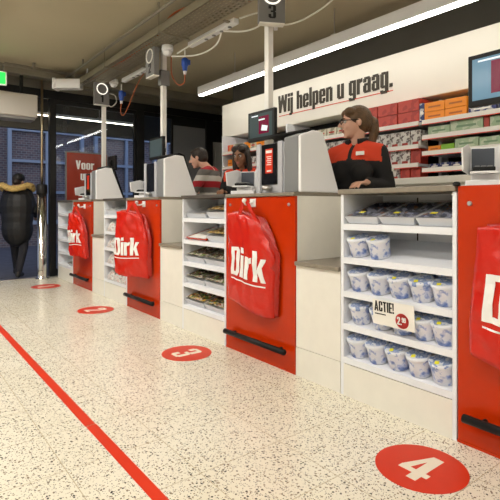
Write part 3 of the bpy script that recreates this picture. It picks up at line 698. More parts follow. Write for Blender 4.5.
# ---- food trays
def tray(x, y, z, w, d, h, content, label, group, _t=0, rim='tray_white', heap=.6, lid=True):
    t = thing('food_tray', label, 'tray', (x, y, z), 0, group); t.rotation_euler = (0, -TL, 0); t.location = (x, y, z + (x - V0) * TT)
    q = .012
    mb = MB(); b0 = [(q, q, 0), (d - q, q, 0), (d - q, w - q, 0), (q, w - q, 0)]; t0 = [(0, 0, h), (d, 0, h), (d, w, h), (0, w, h)]
    b1 = [(q + .004, q + .004, .003), (d - q - .004, q + .004, .003), (d - q - .004, w - q - .004, .003), (q + .004, w - q - .004, .003)]; t1 = [(.006, .006, h), (d - .006, .006, h), (d - .006, w - .006, h), (.006, w - .006, h)]
    V = [[mb.b.verts.new(p) for p in L_] for L_ in (b0, t0, t1, b1)]
    mb.b.faces.new(V[0][::-1]); mb.b.faces.new(V[3])
    for a, b_ in ((0, 1), (1, 2), (2, 3)):
        for i in range(4): mb.b.faces.new((V[a][i], V[a][(i + 1) % 4], V[b_][(i + 1) % 4], V[b_][i]))
    mb.build('tray', M[rim], t)
    # lumpy contents
    c = MB(); nx, ny = 9, 12; gv = []
    for i in range(nx + 1):
        row = []
        for j in range(ny + 1):
            a = i / nx; b_ = j / ny; e = min(a, 1 - a, b_, 1 - b_)
            hh = h * heap + .030 * noise.noise(Vector((a * 6 + y * 9, b_ * 6, z * 7))) * min(1, e * 6)
            row.append(c.b.verts.new((.008 + (d - .016) * a, .008 + (w - .016) * b_, max(.006, hh))))
        gv.append(row)
    for i in range(nx):
        for j in range(ny): c.b.faces.new((gv[i][j], gv[i + 1][j], gv[i + 1][j + 1], gv[i][j + 1]))
    c.build('contents', M[content], t, True)
    if lid:
        MB().box(.0, 0, h, d, w, h + .012, .004).build('clear_lid', M['clear'], t)
    return t
for i, (ya, yb) in enumerate(((1.445, 1.655), (1.240, 1.440), (1.055, 1.235))):
    tray(V0 + .015, ya, SL[0] + .002, yb - ya, .29, .040, 'tray_food', 'pale food tray with dark blue print on the nearest rack top shelf, %s' % ('left', 'middle', 'right')[i], 'food trays on the nearest rack', -.10, heap=1.05)
    st = MB().box(.03, (yb - ya) * .5, .053, .05, (yb - ya) * .5 + .03, .055); st.build('price_sticker', M['yellow'], bpy.data.objects[[o.name for o in COL.objects if o.name.startswith('food_tray')][-1]])['label'] = 'yellow sticker'
# rack of till 3
y0, y1 = SHE[3]
tray(V0 + .02, y0 + .30, SL[0] + .002, .30, .28, .035, 'silver_pack', 'clear empty-looking tray on the second rack top shelf, left', 'food trays on the second rack', -.1, heap=.3)
tray(V0 + .02, y0 + .03, SL[0] + .002, .25, .28, .05, 'pastry', 'yellow pastry tray on the second rack top shelf, right', 'food trays on the second rack', -.1, heap=1.4)
tray(V0 + .02, y0 + .30, SL[1] + .002, .30, .28, .02, 'card', 'flat white and red package on the second rack, second shelf', 'food trays on the second rack', -.1, 'red_panel', .9, False)
tray(V0 + .02, y0 + .03, SL[1] + .002, .25, .28, .05, 'pastry', 'yellow pastry tray on the second rack, second shelf right', 'food trays on the second rack', -.1, heap=1.4)
for s, c in ((2, 'salad'), (3, 'salad'), (4, 'fruit')):
    nm = {2: 'third shelf', 3: 'fourth shelf', 4: 'bottom shelf'}[s]
    tray(V0 + .02, y0 + .32, SL[s] + .002, .28, .29, .045, c, 'food tray on the second rack, %s left side' % nm, 'food trays on the second rack', -.12, heap=1.35)
    tray(V0 + .02, y0 + .03, SL[s] + .002, .28, .29, .045, c, 'food tray on the second rack, %s right side' % nm, 'food trays on the second rack', -.12, heap=1.35)
# rack of till 2: bins of speckled packets
y0, y1 = SHE[2]
tray(V0 + .02, y0 + .33, SL[0] + .002, .26, .28, .05, 'silver_pack', 'silver packs in a tray on the third rack top shelf, left', 'packs on the third rack', -.1, heap=1)
tray(V0 + .02, y0 + .03, SL[0] + .002, .28, .28, .04, 'silver_pack', 'silver packs in a tray on the third rack top shelf, right', 'packs on the third rack', -.1, heap=1)
def packet(x, y, z, w, d, h, label):
    mb = MB(); n = 10; P = {}
    for i in range(n + 1):
        for j in range(n + 1):
            a = i / n * 2 - 1; b_ = j / n * 2 - 1; k = (1 - a ** 4) * (1 - b_ ** 4)
            q = noise.noise(Vector((a * 2.2 + y * 11, b_ * 2.2, z * 5)))
            hh = k * h * (.85 + .25 * q)
            P[i, j] = mb.b.verts.new((d * i / n, w * j / n, max(.004, hh))), mb.b.verts.new((d * i / n, w * j / n, 0))
    for i in range(n):
        for j in range(n):
            mb.b.faces.new((P[i, j][0], P[i + 1, j][0], P[i + 1, j + 1][0], P[i, j + 1][0])); mb.b.faces.new((P[i, j][1], P[i, j + 1][1], P[i + 1, j + 1][1], P[i + 1, j][1]))
    for i in range(n):
        for (a, b_) in (((i, 0), (i + 1, 0)), ((i + 1, n), (i, n)), ((0, i + 1), (0, i)), ((n, i), (n, i + 1))):
            mb.b.faces.new((P[a][0], P[a][1], P[b_][1], P[b_][0]))
    o = mb.build('snack_packet', M['packet'], None, True, (x, y, z))
    o.rotation_euler = (0, -TL, 0); o.location = (x, y, z + (x - V0) * TT); return tag(o, label, 'packet', 'speckled white packets on the third rack')
for s in (1, 2, 3, 4):
    nm = RN[s]
    for i in range(3):
        packet(V0 + .012, y0 + .028 + i * .196, SL[s] + .002, .19, .30, .115, 'speckled white packet bulging on the third rack, %s, %s' % (nm, ('right', 'middle', 'left')[i]))
# rack of till 1
y0, y1 = SHE[1]
for s, nm in ((0, 'top shelf'), (2, 'third shelf'), (3, 'fourth shelf'), (4, 'bottom shelf')):
    tray(V0 + .02, y0 + .04, SL[s] + .002, .24, .26, .04, 'pastry' if s == 0 else 'salad', 'small tray on the farthest rack, %s' % nm, 'trays on the farthest rack', -.1, heap=1)

# ---- offer card
t = thing('offer_card', 'white ACTIE! offer card with red price disc clipped on the tub rack', 'price card', (V0 - .016, 1.452, .430))
t.rotation_euler = (0, R(-4), 0)
w_ = .23
MB().box(0, -w_, -.005, .002, 0, .118, .0).build('card', M['card'], t)
text_mb('ACTIE!', .050, lambda a, b, c: (-c, -.010 - a, .062 + b), .0012, xs=.95).build('lettering', M['digit_black'], t)
MB().box(-.0012, -.075, .046, 0, -.012, .051).build('small_print', M['digit_black'], t)
mb = MB(); mb.b.faces.new([mb.b.verts.new((-.0015, -.165 + .036 * math.cos(k * math.tau / 32), .036 + .036 * math.sin(k * math.tau / 32))) for k in range(32)])
bmesh.ops.solidify(mb.b, geom=mb.b.faces[:], thickness=.0012)
dsc = mb.build('price_disc', M['price_red'], t)
text_mb('2.', .036, lambda a, b, c: (-.0030 - c, -.140 - a, .018 + b), .001, xs=1.0).build('price_digits', M['white_print'], dsc)
text_mb('99', .022, lambda a, b, c: (-.0030 - c, -.166 - a, .032 + b), .001).build('price_digits', M['white_print'], dsc)

# ---- carrier bags
def bag(n, y_left, w, top, bot, off, rz, tilt, label, seed, logo_dx=.0, k=1.0):
    """local frame: X to the viewer's right (-u), Y out to the room, Z up; hook at origin"""
    t = thing('carrier_bag', label, 'bag', (V0 - .012 - off, y_left, top + .07), 0, 'red carrier bags hanging on the tills')
    t.rotation_euler = (R(0), tilt * 0, R(-90) + rz)
    H = top - bot
    def surf(a, b_, layer):
        # a 0..1 across, b_ 0..1 from top to bottom -> local coords
        ww = w * (.90 + .12 * b_); cx = .02 * math.sin(b_ * 3 + seed)
        ww = w * (.70 + .30 * min(1, b_ * 2.6) ** .8); x = -w * .5 + a * ww + cx + layer * .028 + tilt * b_ * .12
        z = -.07 - H * b_ - .05 * abs(a - .38) * (1 - b_) * (1.4 if a > .38 else .5) + .015 * math.sin(a * 5 + seed) * b_ + layer * .012 - (a - .5) * .05 * b_
        bulge = math.sin(math.pi * min(max(a, 0), 1)) ** .5 * (.020 + .022 * b_ * (1.25 - b_) * 2)
        fold = (.014 * abs(noise.noise(Vector((a * 4.5 + b_ * 3 + seed, b_ * 4 - a * 2, layer)))) + .006 * noise.noise(Vector((a * 11 + seed, b_ * 9, layer)))) * (1 - .3 * b_) + .007 * math.sin((a * 9 + b_ * 3 + seed)) * (1 - b_) ** 2
        y = .022 + bulge + fold * 1.5 - layer * .020
        return x, -y, z
    for layer, (nm, m) in enumerate((('bag_front', 'bag'), ('bag_behind', 'bag_dark'))):
        mb = MB(); nx, ny = 26, 34; F = []; B = []
        for j in range(ny + 1):
            F.append([mb.b.verts.new(surf(i / nx, j / ny, layer)) for i in range(nx + 1)])
            B.append([mb.b.verts.new((F[j][i].co.x, min(-.006 + layer * .002, F[j][i].co.y * .15 + layer * .004), F[j][i].co.z)) for i in range(nx + 1)])
        for j in range(ny):
            for i in range(nx):
                mb.b.faces.new((F[j][i], F[j][i + 1], F[j + 1][i + 1], F[j + 1][i])); mb.b.faces.new((B[j][i], B[j + 1][i], B[j + 1][i + 1], B[j][i + 1]))
            mb.b.faces.new((F[j][0], F[j + 1][0], B[j + 1][0], B[j][0])); mb.b.faces.new((F[j][nx], B[j][nx], B[j + 1][nx], F[j + 1][nx]))
        for i in range(nx):
            mb.b.faces.new((F[0][i], B[0][i], B[0][i + 1], F[0][i + 1])); mb.b.faces.new((F[ny][i], F[ny][i + 1], B[ny][i + 1], B[ny][i]))
        fr = mb.build(nm, M[m], t, True)
        if layer == 0: front = fr
    # handle loop gathered on the hook
    mb = MB()
    for dx, ww in ((-.035, .03), (.04, .03)):
        pts = smooth_curve([(dx * 2.6, -.040, -.13), (dx * 1.3, -.05, -.05), (dx * .35, -.05, .005)], 6)
        for p, q in zip(pts, pts[1:]):
            mb.hexa([(p.x - ww / 2, p.y, p.z), (p.x + ww / 2, p.y + .006, p.z), (p.x + ww / 2, p.y + .009, p.z), (p.x - ww / 2, p.y + .003, p.z),
                     (q.x - ww / 2, q.y, q.z), (q.x + ww / 2, q.y + .006, q.z), (q.x + ww / 2, q.y + .009, q.z), (q.x - ww / 2, q.y + .003, q.z)])
    mb.build('handle', M['bag'], t)
    hk = .195 * k; tws = text_w('Dirk', .05); xs = w * .76 / (tws * hk)
    def f(a, b_, c):
        aa = .13 + logo_dx + a / w; bb = .70 - .06 * a / w - b_ / H
        # shear so the letters lean a little with the bag
        x, y, z = surf(min(max(aa, .02), .98), bb, 0); return (x, y - .0025 - c, z)
    lg = text_mb('Dirk', hk, f, .0015, gap=.05, sub=5, xs=xs).build('logo', M['white_print'], front, recalc=False)
    ul = MB(); 
    for i in range(20):
        q = []
        for (ii, bb) in ((i, 0), (i + 1, 0), (i + 1, 1), (i, 1)): q.append(ul.b.verts.new(f(w * .76 * ii / 20, -.022 - .008 * bb, 0)))
        ul.b.faces.new(q)
    ul.build('logo_underline', M['white_print'], front, recalc=False)
    return t
def hook(y, z, label):
    t = thing('bag_hook', label, 'hook', (V0, y, z), 0, 'bag hooks on the red panels')
    MB().box(-.006, -.03, -.02, 0, .03, .035, .002).build('plate', M['white_print'], t)
    MB().tube(smooth_curve([(-.004, 0, .01), (-.04, 0, .0), (-.065, 0, .0), (-.075, 0, .02)]), .008, 8).ball((-.075, 0, .022), .016, 12).build('peg', M['white_print'], t, True)
bag(3, 2.435, .46, .965, .34, .01, R(2), .25, 'red Dirk carrier bag hanging on the red panel of till three', 1.0); hook(2.435, 1.02, 'white bag hook on the red panel of till three')
bag(4, .705, .46, .93, .37, 0, R(2), .0, 'red carrier bag cut by the right edge of the photo', 2.2); hook(.705, 1.0, 'white bag hook on the nearest red panel')
bag(2, 4.10, .44, .965, .36, .075, R(20), -.30, 'red carrier bag leaning left on till two', 3.3, -.08, .85); hook(4.10, 1.02, 'white bag hook on the red panel of till two')
bag(1, 5.78, .36, .93, .40, .06, R(14), .0, 'red carrier bag with crumpled top on till one by the entrance', 4.1, -.02, .8); hook(5.78, 1.0, 'white bag hook on the red panel of till one')

# ---- devices on the counter
def glory(n, y0):
    t = thing('cash_machine', 'grey and white cash machine with black glass front on till %s' % {3: 'three, carrying a red sticker', 2: 'two', 1: 'one by the entrance'}[n], 'cash machine', (1.98, y0, CT + .001), 0, 'cash machines on the tills')
    def pr(pts, ya, yb, m, nm, bev=.006, par=t): return MB().prism([(x, ya, z) for x, z in pts], (0, yb - ya, 0), bev).build(nm, m, par)
    pr([(-.012, 0), (.335, 0), (.185, .38), (.10, .385), (-.012, .345)], -.002, .022, M['device_white'], 'white_hood', .008)
    pr([(-.010, .001), (.30, .001), (.17, .375), (.10, .380), (-.010, .343)], .023, .150, M['device_grey'], 'grey_side', .006)
    pr([(.006, .0), (.22, 0), (.20, .335), (.006, .325)], .152, .445, M['device_side'], 'body', .01)
    f = MB().box(-.002, .228, .055, .007, .385, .322, .003).build('glass_front', M['blackgloss'], t)
    if n == 3:
        s = MB().box(-.004, .268, .13, -.002, .340, .29).build('red_sticker', M['floor_red'], t)
        MB().box(-.0055, .274, .262, -.004, .334, .280).build('sticker_heading', M['white_print'], s)
        mb = MB()
        for i in range(5): mb.box(-.005, .280, .236 - i * .013, -.004, .328 - (i % 2) * .008, .241 - i * .013)
        mb.box(-.005, .280, .140, -.004, .325, .150).build('sticker_print', M['white_print'], s)
    if n == 1: MB().box(-.004, .268, .13, -.002, .340, .30).build('red_sticker', M['floor_red'], t)
    MB().lathe([(.001, 0), (.03, .0), (.035, .018), (.03, .03), (.001, .034)], 20, (-.018, .31, .018)).build('coin_cup', M['steel'], t, True)
    for ya in (.395, .175): MB().box(-.006, ya, .0, .010, ya + .04, .33, .003).build('trim_strip', M['device_side'], t)
    return t
glory(3, 2.036); glory(2, 3.786); glory(1, 5.526)
def lid(n, y0):
    t = thing('cash_drawer_lid', 'black tilted terminal back behind the cash machine of till %s' % {3: 'three', 2: 'two', 1: 'one'}[n], 'terminal', (2.335, y0, CT + .001), 0, 'black terminals behind the cash machines')
    MB().prism([(.02, .12, .0), (.05, .12, .0), (-.09, .12, .405), (-.15, .12, .425), (-.16, .12, .412), (-.11, .12, .395)], (0, .42, 0)).build('terminal_back', M['black'], t)
    MB().box(.02, .14, .0, .10, .5, .012).build('base', M['black'], t)
lid(3, 2.04); lid(2, 3.79); lid(1, 5.53)
def monitor(n, y, screen, label, pic=False, w=.31, h=.225, z=1.495, x=2.20, rz=-90):
    t = thing('monitor', label, 'monitor', (x, y, z), R(rz), 'screens on the tills')
    # local: X right for the viewer (-u), -Y towards the customer ... after rotation -Y -> -v
    MB().box(-w / 2, 0, 0, w / 2, .03, h, .004).build('housing', M['black'], t)
    s = MB().box(-w / 2 + .022, -.002, .028, w / 2 - .022, 0, h - .022).build('screen', M[screen], t)
    if pic:
        MB().box(-w / 2 + .11 if n == 4 else -.02, -.0035, .05, w / 2 - .06, -.002, h - .045).build('screen_picture', M['screen_maroon'], s)
        MB().hexa([(.01, -.005, .075), (.075, -.005, .065), (.075, -.0036, .065), (.01, -.0036, .075), (.02, -.005, .115), (.085, -.005, .10), (.085, -.0036, .10), (.02, -.0036, .115)]).build('pictured_pack', M['screen_white'], s)
        MB().box(-.02, -.005, .150, .05, -.0036, .160).build('screen_writing', M['screen_white'], s)
        MB().box(-w / 2 + .05, -.0045, h - .040, -.03, -.0022, h - .032).build('screen_writing', M['screen_white'], s)
    MB().box(-.03, .03, .06, .03, .05, .14).box(-.02, .05, .08, .02, {4: .105, 1: .06}.get(n, 2.33 - .025 - x), .12).build('bracket', M['black'], t)
    return t
monitor(3, 2.70, 'screen_dim', 'black customer screen on the pole of till three, beside the sign', True)
monitor(4, .917, 'screen', 'large lit blue customer screen at the right edge with maroon picture', True, w=.42, h=.245, z=1.475)
monitor(2, 4.42, 'screen_dim', 'dark customer screen on the pole of till two')
monitor(1, 6.17, 'screen_dim', 'dark screen turned away behind the pole of till one', w=.26, h=.2, x=2.44, rz=90)
t = thing('screen_post', 'post behind the large blue customer screen at the right edge', 'pole', (2.33, .955, CT + .001))
MB().box(-.025, -.025, 0, .025, .025, .60, .003).build('pole', M['pole'], t); MB().box(-.05, -.05, 0, .05, .05, .01).build('foot_plate', M['pole'], t)
def pinpad(n, y):
    t = thing('card_terminal', 'card terminal with pale privacy shield on till %s' % {4: 'four at the right edge', 3: 'three before the second cashier', 2: 'two', 1: 'one before the Voor u board'}[n], 'card terminal', (2.06, y, CT + (.004 if n != 4 else .001)), R(-62), 'card terminals on the tills')
    MB().box(-.075, -.04, 0, .095, .08, .022, .004).box(-.05, 0, .02, .06, .06, .048, .004).build('base', M['device_white'], t)
    MB().box(-.044, -.045, .056, .044, .065, .072, .004).build('keypad', M['black'], t)
    mb = MB()
    for i in range(3):
        for j in range(4): mb.box(-.035 + i * .025, -.035 + j * .018, .072, -.017 + i * .025, -.023 + j * .018, .077)
    mb.build('key', M['device_grey'], t)
    mb = MB()
    for s in (-1, 1):
        x = s * .050; f_ = -.080 if s < 0 else .140
        mb.prism([(f_, -.075, .055), (x, .078, .045), (x, .085, .155), (x * .7 + f_ * .3, .03, .165), (f_ * 1.04, -.085, .140)], (s * .007, 0, 0), .002)
    mb.box(-.055, .075, .05, .055, .083, .155, .002).box(-.055, -.06, .046, .055, .08, .055, .002)
    mb.build('privacy_shield', M['device_white'], t)
    MB().box(-.046, .066, .056, .046, .074, .150, .001).build('inner_lining', M['device_dark'], t)
    t.scale = (1.0, 1.0, 1.15) if n == 4 else (1.1, 1.1, 1.1)
pinpad(4, .985); pinpad(3, 2.73); pinpad(2, 4.42); pinpad(1, 6.17)
t = thing('notice_holder', 'upright white notice with red print at the right edge of till four', 'notice', (2.25, .86, CT + .001), R(-90))
MB().box(-.11, 0, .0, .11, .01, .40, .002).build('board', M['card'], t)
mb = MB()
for i in range(4): mb.box(-.085, -.001, .33 - i * .022, -.01 - (i % 2) * .02, 0, .342 - i * .022)
mb.build('print', M['floor_red'], t); MB().box(-.08, -.03, 0, .08, .04, .008).build('foot', M['card'], t)
# rack-end cap near till four
tag(MB().lathe([(.014, -.004), (.016, .0), (.016, .008), (.01, .014), (.001, .015)], 16, (V0 - .002, 1.032, CT + .003)).build('cable_grommet', M['black'], None, True), 'small round black cap on the worktop edge beside till four', 'cap')
# receipt printer of till three near second cashier
t = thing('receipt_printer', 'small pale printer on the till three worktop before the cashier', 'printer', (2.30, 2.98, CT + .004), R(-90))
MB().box(-.07, -.06, 0, .07, .06, .07, .01).build('housing', M['device_white'], t); MB().box(-.05, -.064, .02, .05, -.058, .04).build('slot', M['black'], t)

# ---- Voor u board
t = thing('notice_board', 'red standing board reading Voor u by the street window', 'board', (2.07, 7.02, 0))
MB().box(0, 0, .03, .60, .03, 1.80, .003).build('board', mat('dark_red_board', (.30, .035, .018), .25, coat=.4), t)
MB().box(-.015, -.003, 0, .0, .033, 1.82).box(.60, -.003, 0, .615, .033, 1.82).box(0, -.003, 1.80, .60, .033, 1.82).build('frame', M['box_grey'], t)
MB().box(-.03, -.02, 0, .0, .05, .03).box(.6, -.02, 0, .63, .05, .03).build('foot', M['box_grey'], t)
text_mb('Voor', .13, lambda a, b, c: (.13 + a, -c, 1.56 + b), .003, xs=1.15).build('lettering', M['white_print'], t)
text_mb('u', .13, lambda a, b, c: (.20 + a, -c, 1.40 + b), .003, xs=1.15).build('lettering', M['white_print'], t)

# ---- floor markings
for n, (x, y) in {4: (1.62, 1.014), 3: (1.62, 2.79), 2: (1.60, 4.50), 1: (1.58, 6.22)}.items():
    t = thing('floor_sticker', 'round red floor sticker with white number %d' % n, 'floor sticker', (x, y, 0), 0, 'numbered floor stickers')
    mb = MB(); mb.lathe([(.170, .0003), (.170, .0018)], 64); mb.build('disc', M['floor_red'], t)
    h = .20; w = text_w(str(n)) * h * 1.15
    text_mb(str(n), h, lambda a, b, c: (-h / 2 + b, w / 2 - a, .002 + c), .0006, xs=1.15).build('digit', M['floor_white'], t)
tag(MB().box(.712, 2.14, .0003, .758, 7.0, .002).build('floor_line', M['floor_red'], None), 'red queue line on the floor, far length beyond the seam', 'floor line', 'red queue tape')
tag(MB().box(.714, -2.5, .0003, .760, 2.134, .002).build('floor_line', M['floor_red'], None), 'red queue line on the floor, near length before the seam', 'floor line', 'red queue tape')

# ================================================================== PEOPLE
def remesh(mb, name, voxel, smooth=6, mats=None, parent=None, assign=None):
    me = bpy.data.meshes.new('tmp'); bmesh.ops.recalc_face_normals(mb.b, faces=mb.b.faces[:]); mb.b.to_mesh(me); mb.b.free()
    o = bpy.data.objects.new('tmp', me); COL.objects.link(o)
    r = o.modifiers.new('r', 'REMESH'); r.mode = 'VOXEL'; r.voxel_size = voxel
    s = o.modifiers.new('s', 'SMOOTH'); s.factor = .5; s.iterations = smooth
    dg = bpy.context.evaluated_depsgraph_get(); me2 = bpy.data.meshes.new_from_object(o.evaluated_get(dg))
    bpy.data.objects.remove(o); bpy.data.meshes.remove(me)
    me2.materials.clear(); me2.name = name
    ob = link(name, me2, mats, parent, True)
    if assign:
        for p in me2.polygons: p.material_index = assign(p.center)
    return ob
def hand(mb, w, d, side, up=Vector((0, 0, 1)), sc=1.0):
    """palm + four fingers + thumb from wrist w along direction d"""
    w = Vector(w); d = Vector(d).normalized(); s = d.cross(up).normalized() * side; n = s.cross(d).normalized() * -side
    if n.z < 0: n = -n
    dn = -n
    p = w + d * .045 * sc
    for k in (-.024, -.008, .008, .024):
        mb.cap(w + s * k * .7, w + d * .085 * sc + s * k, .013, .011, 8)
    for k, L_ in ((-.030, .060), (-.010, .078), (.010, .082), (.030, .072)):
        a = w + d * .088 * sc + s * k; b_ = a + d * L_ * .5 * sc + dn * .008; c = b_ + d * L_ * .35 * sc + dn * .026
        mb.cap(a, b_, .0092, .0084, 8); mb.cap(b_, c, .0084, .007, 8)
    a = w + d * .02 + s * .025; b_ = a + d * .035 + s * .028 + dn * .008; c = b_ + d * .03 + s * .006 + dn * .01
    mb.cap(a, b_, .013, .0105, 8); mb.cap(b_, c, .0105, .008, 8)
def head(mb, c, M3):
    def e(p, r): mb.ball(Vector(c) + M3 @ Vector(p), r, 20, M3)
    def cp(a, b_, ra, rb): mb.cap(Vector(c) + M3 @ Vector(a), Vector(c) + M3 @ Vector(b_), ra, rb, 10)
    e((0, .012, .028), (.074, .094, .086)); e((0, -.022, -.018), (.062, .070, .078)); e((0, -.038, -.070), (.044, .046, .040))
    e((0, -.075, -.098), (.018, .014, .013)); e((-.030, -.066, -.030), (.022, .018, .022)); e((.030, -.066, -.030), (.022, .018, .022))
    e((0, -.080, .028), (.045, .012, .010))
    cp((0, -.092, .012), (0, -.116, -.020), .0085, .0125); cp((-.010, -.094, -.027), (.010, -.094, -.027), .0065, .0065)
    cp((-.016, -.086, -.052), (.016, -.086, -.052), .006, .006); cp((-.013, -.085, -.063), (.013, -.085, -.063), .0065, .0065)
    for s in (-1, 1): e((s * .076, .010, -.008), (.009, .018, .030))
def person(label, loc, yaw, hyaw, hpitch, skin, hair, top_mats, top_assign, J, H=1.0, glasses=False, style='ponytail', pants='trousers', legs=True, collar=True, coat=False):
    p = thing('person', label, 'person', (loc[0], loc[1], 0), yaw); p.scale = (H, H, H)
    Mh = (Matrix.Rotation(hyaw, 3, 'Z') @ Matrix.Rotation(hpitch, 3, 'X'))
    HC = Vector(J['head'])
    b = MB(); head(b, HC, Mh)
    neck = Vector((0, .025, 1.40)); b.cap(neck, HC + Mh @ Vector((0, .02, -.05)), .055, .050)
    b.ball((0, .01, 1.30), (.155, .10, .12)); b.ball((0, .01, 1.12), (.125, .09, .16)); b.ball((0, .01, .95), (.155, .11, .12))
    for s, S in ((1, 'l'), (-1, 'r')):
        sh = Vector((s * .165, .01, 1.37)); el = Vector(J['elbow_' + S]); wr = Vector(J['wrist_' + S])
        b.cap((s * .06, .01, 1.38), sh, .06, .052); b.cap(sh, el, .050, .038); b.cap(el, wr, .038, .026)
        hd = Vector(J.get('hand_' + S, wr + (wr - el))) - wr
        hand(b, wr, hd, s)
        kn = Vector(J.get('knee_' + S, (s * .10, -.01, .50))); an = Vector(J.get('ankle_' + S, (s * .10, .02, .09)))
        b.cap((s * .09, .01, .90), kn, .085, .055); b.cap(kn, an, .052, .035)
        ft = an + Vector((0, -.14, -.055)); b.cap(an + Vector((0, .03, -.045)), ft, .036, .032)
    remesh(b, 'body', .0065, 4, skin, p)
    # eyes, mouth
    for s in (-1, 1):
        eo = MB().ball(HC + Mh @ Vector((s * .030, -.0795, .006)), .0125, 12).build('eye', M['eye'], p, True)
        MB().ball(HC + Mh @ Vector((s * .030, -.0905, .005)), .0058, 10).build('iris', M['pupil'], eo, True)
        br = MB().tube([HC + Mh @ Vector((s * q[0], q[1], q[2])) for q in ((.014, -.0935, .024), (.030, -.0925, .029), (.046, -.082, .025))], .0034, 6).build('eyebrow', hair, p, True)
    MB().tube([HC + Mh @ Vector(q) for q in ((-.020, -.088, -.056), (-.008, -.0945, -.0545), (.008, -.0945, -.0545), (.020, -.088, -.056))], .0045, 8).tube([HC + Mh @ Vector(q) for q in ((-.017, -.088, -.062), (0, -.094, -.064), (.017, -.088, -.062))], .005, 8).build('lips', M['lip'], p, True)
    # jacket
    j = MB(); j.ball((0, .01, 1.30), (.180, .128, .135)); j.ball((0, .01, 1.12), (.158, .118, .19)); j.ball((0, .01, .94), (.178, .135, .13))
    if J.get('bust'):
        for s in (-1, 1): j.ball((s * .075, -.075, 1.235), (.080, .07, .075))
    for s, S in ((1, 'l'), (-1, 'r')):
        sh = Vector((s * .165, .01, 1.37)); el = Vector(J['elbow_' + S]); wr = Vector(J['wrist_' + S])
        j.cap((s * .05, .015, 1.40), sh, .070, .066); j.cap(sh, el, .068, .054); j.cap(el, el.lerp(wr, .93), .054, .038)
    if coat:
        j.ball((0, .02, .78), (.245, .20, .30)); j.ball((0, .02, .98), (.25, .195, .34)); j.ball((0, .02, 1.15), (.27, .20, .32))
    jk = remesh(j, 'jacket' if not coat else 'coat', .009, 6, top_mats, p, top_assign)
    if collar:
        cm = MB(); 
        pts = [(.066 * math.cos(a), .015 + .066 * math.sin(a), 1.462 + .012 * math.sin(a)) for a in [math.radians(-60 + 300 * k / 24) for k in range(25)]]
        cm.tube(pts, .020, 8); cm.build('collar', top_mats[0], p, True)
    # trousers and shoes
    tr = MB(); tr.ball((0, .01, .90), (.170, .13, .11))
    for s, S in ((1, 'l'), (-1, 'r')):
        kn = Vector(J.get('knee_' + S, (s * .10, -.01, .50))); an = Vector(J.get('ankle_' + S, (s * .10, .02, .09)))
        tr.cap((s * .09, .01, .88), kn, .10, .070); tr.cap(kn, an + Vector((0, 0, .02)), .070, .055)
    remesh(tr, 'trousers', .012, 6, M[pants], p)
    for s, S in ((1, 'l'), (-1, 'r')):
        an = Vector(J.get('ankle_' + S, (s * .10, .02, .09)))
        sm = MB(); sm.cap(an + Vector((0, .035, -.045)), an + Vector((0, -.15, -.055)), .044, .036, 12); sm.cap(an, an + Vector((0, .03, -.03)), .045, .045, 12)
        remesh(sm, 'shoe', .01, 3, M['shoe'], p)
    # hair
    if style:
        h = MB(); c = HC
        def e(q, r): h.ball(c + Mh @ Vector(q), r, 22, Mh)
        e((0, .024, .036), (.084, .100, .090)); e((0, .050, -.01), (.074, .070, .070))
        if style in ('ponytail', 'long'):
            e((-.040, -.040, .072), (.042, .046, .036)); e((.040, -.040, .072), (.042, .046, .036))
        if style == 'ponytail':
            P = [c + Mh @ Vector(q) for q in ((0, .108, .030), (0, .135, .0), (.0, .135, -.07), (-.005, .118, -.14), (-.01, .105, -.215))]
            for a_, b_, ra, rb in zip(P, P[1:], (.024, .034, .036, .028), (.034, .036, .028, .008)): h.cap(a_, b_, ra, rb)
        if style == 'long':
            for s in (-1, 1):
                P = [c + Mh @ Vector(q) for q in ((s * .072, .0, .03), (s * .083, .0, -.05), (s * .085, -.005, -.14), (s * .08, -.01, -.24))]
                for a_, b_, ra, rb in zip(P, P[1:], (.026, .030, .030), (.030, .030, .016)): h.cap(a_, b_, ra, rb)
        if style == 'short': e((0, -.030, .082), (.058, .050, .028))
        remesh(h, 'hair', .007, 3, hair, p)
    if glasses:
        gm = MB()
        for s in (-1, 1):
            gm.tube([HC + Mh @ Vector((s * .031 + .024 * math.cos(a), -.106 + abs(math.cos(a)) * .004 * 0, .005 + .017 * math.sin(a))) for a in [k * math.tau / 24 for k in range(24)]], .0032, 6, True)
            gm.tube([HC + Mh @ Vector(q) for q in ((s * .055, -.105, .010), (s * .072, -.09, .010), (s * .080, .01, .008))], .0032, 6)
        gm.tube([HC + Mh @ Vector(q) for q in ((-.008, -.106, .010), (.008, -.106, .010))], .0032, 6)
        gm.build('glasses', M['black'], p, True)
    return p, jk, HC, Mh

def uni(c):
    if c.z > 1.325 - .10 * abs(c.x) and abs(c.x) < .205:
        return 0 if (abs(c.x) < .012 and c.y < 0) or (abs(c.x) < .07 and c.z > 1.45) else 1
    return 0
UNI = [M['jacket_black'], M['jacket_red']]
J1 = dict(head=(0, -.012, 1.592), elbow_l=(.215, .06, 1.13), wrist_l=(.15, -.15, 1.155), hand_l=(.12, -.26, 1.15), elbow_r=(-.205, .02, 1.13), wrist_r=(-.17, -.18, 1.155), hand_r=(-.15, -.28, 1.15), bust=True)
p1, jk1, HC, Mh = person('cashier woman in black and red jacket with glasses and brown ponytail, looking left', (2.68, 2.20), R(-74), R(-52), R(3), M['skin'], M['hair_brown'], UNI, uni, J1, 1.01, True)
MB().box(.055, -.128, 1.345, .115, -.121, 1.372, .001).build('name_badge', M['card'], p1).rotation_euler = (0, 0, 0)
bpy.data.objects[p1.name]['category'] = 'person'
sb = MB().box(.258, .01, 1.235, .264, .04, 1.26, .001).build('sleeve_badge', M['card'], p1)
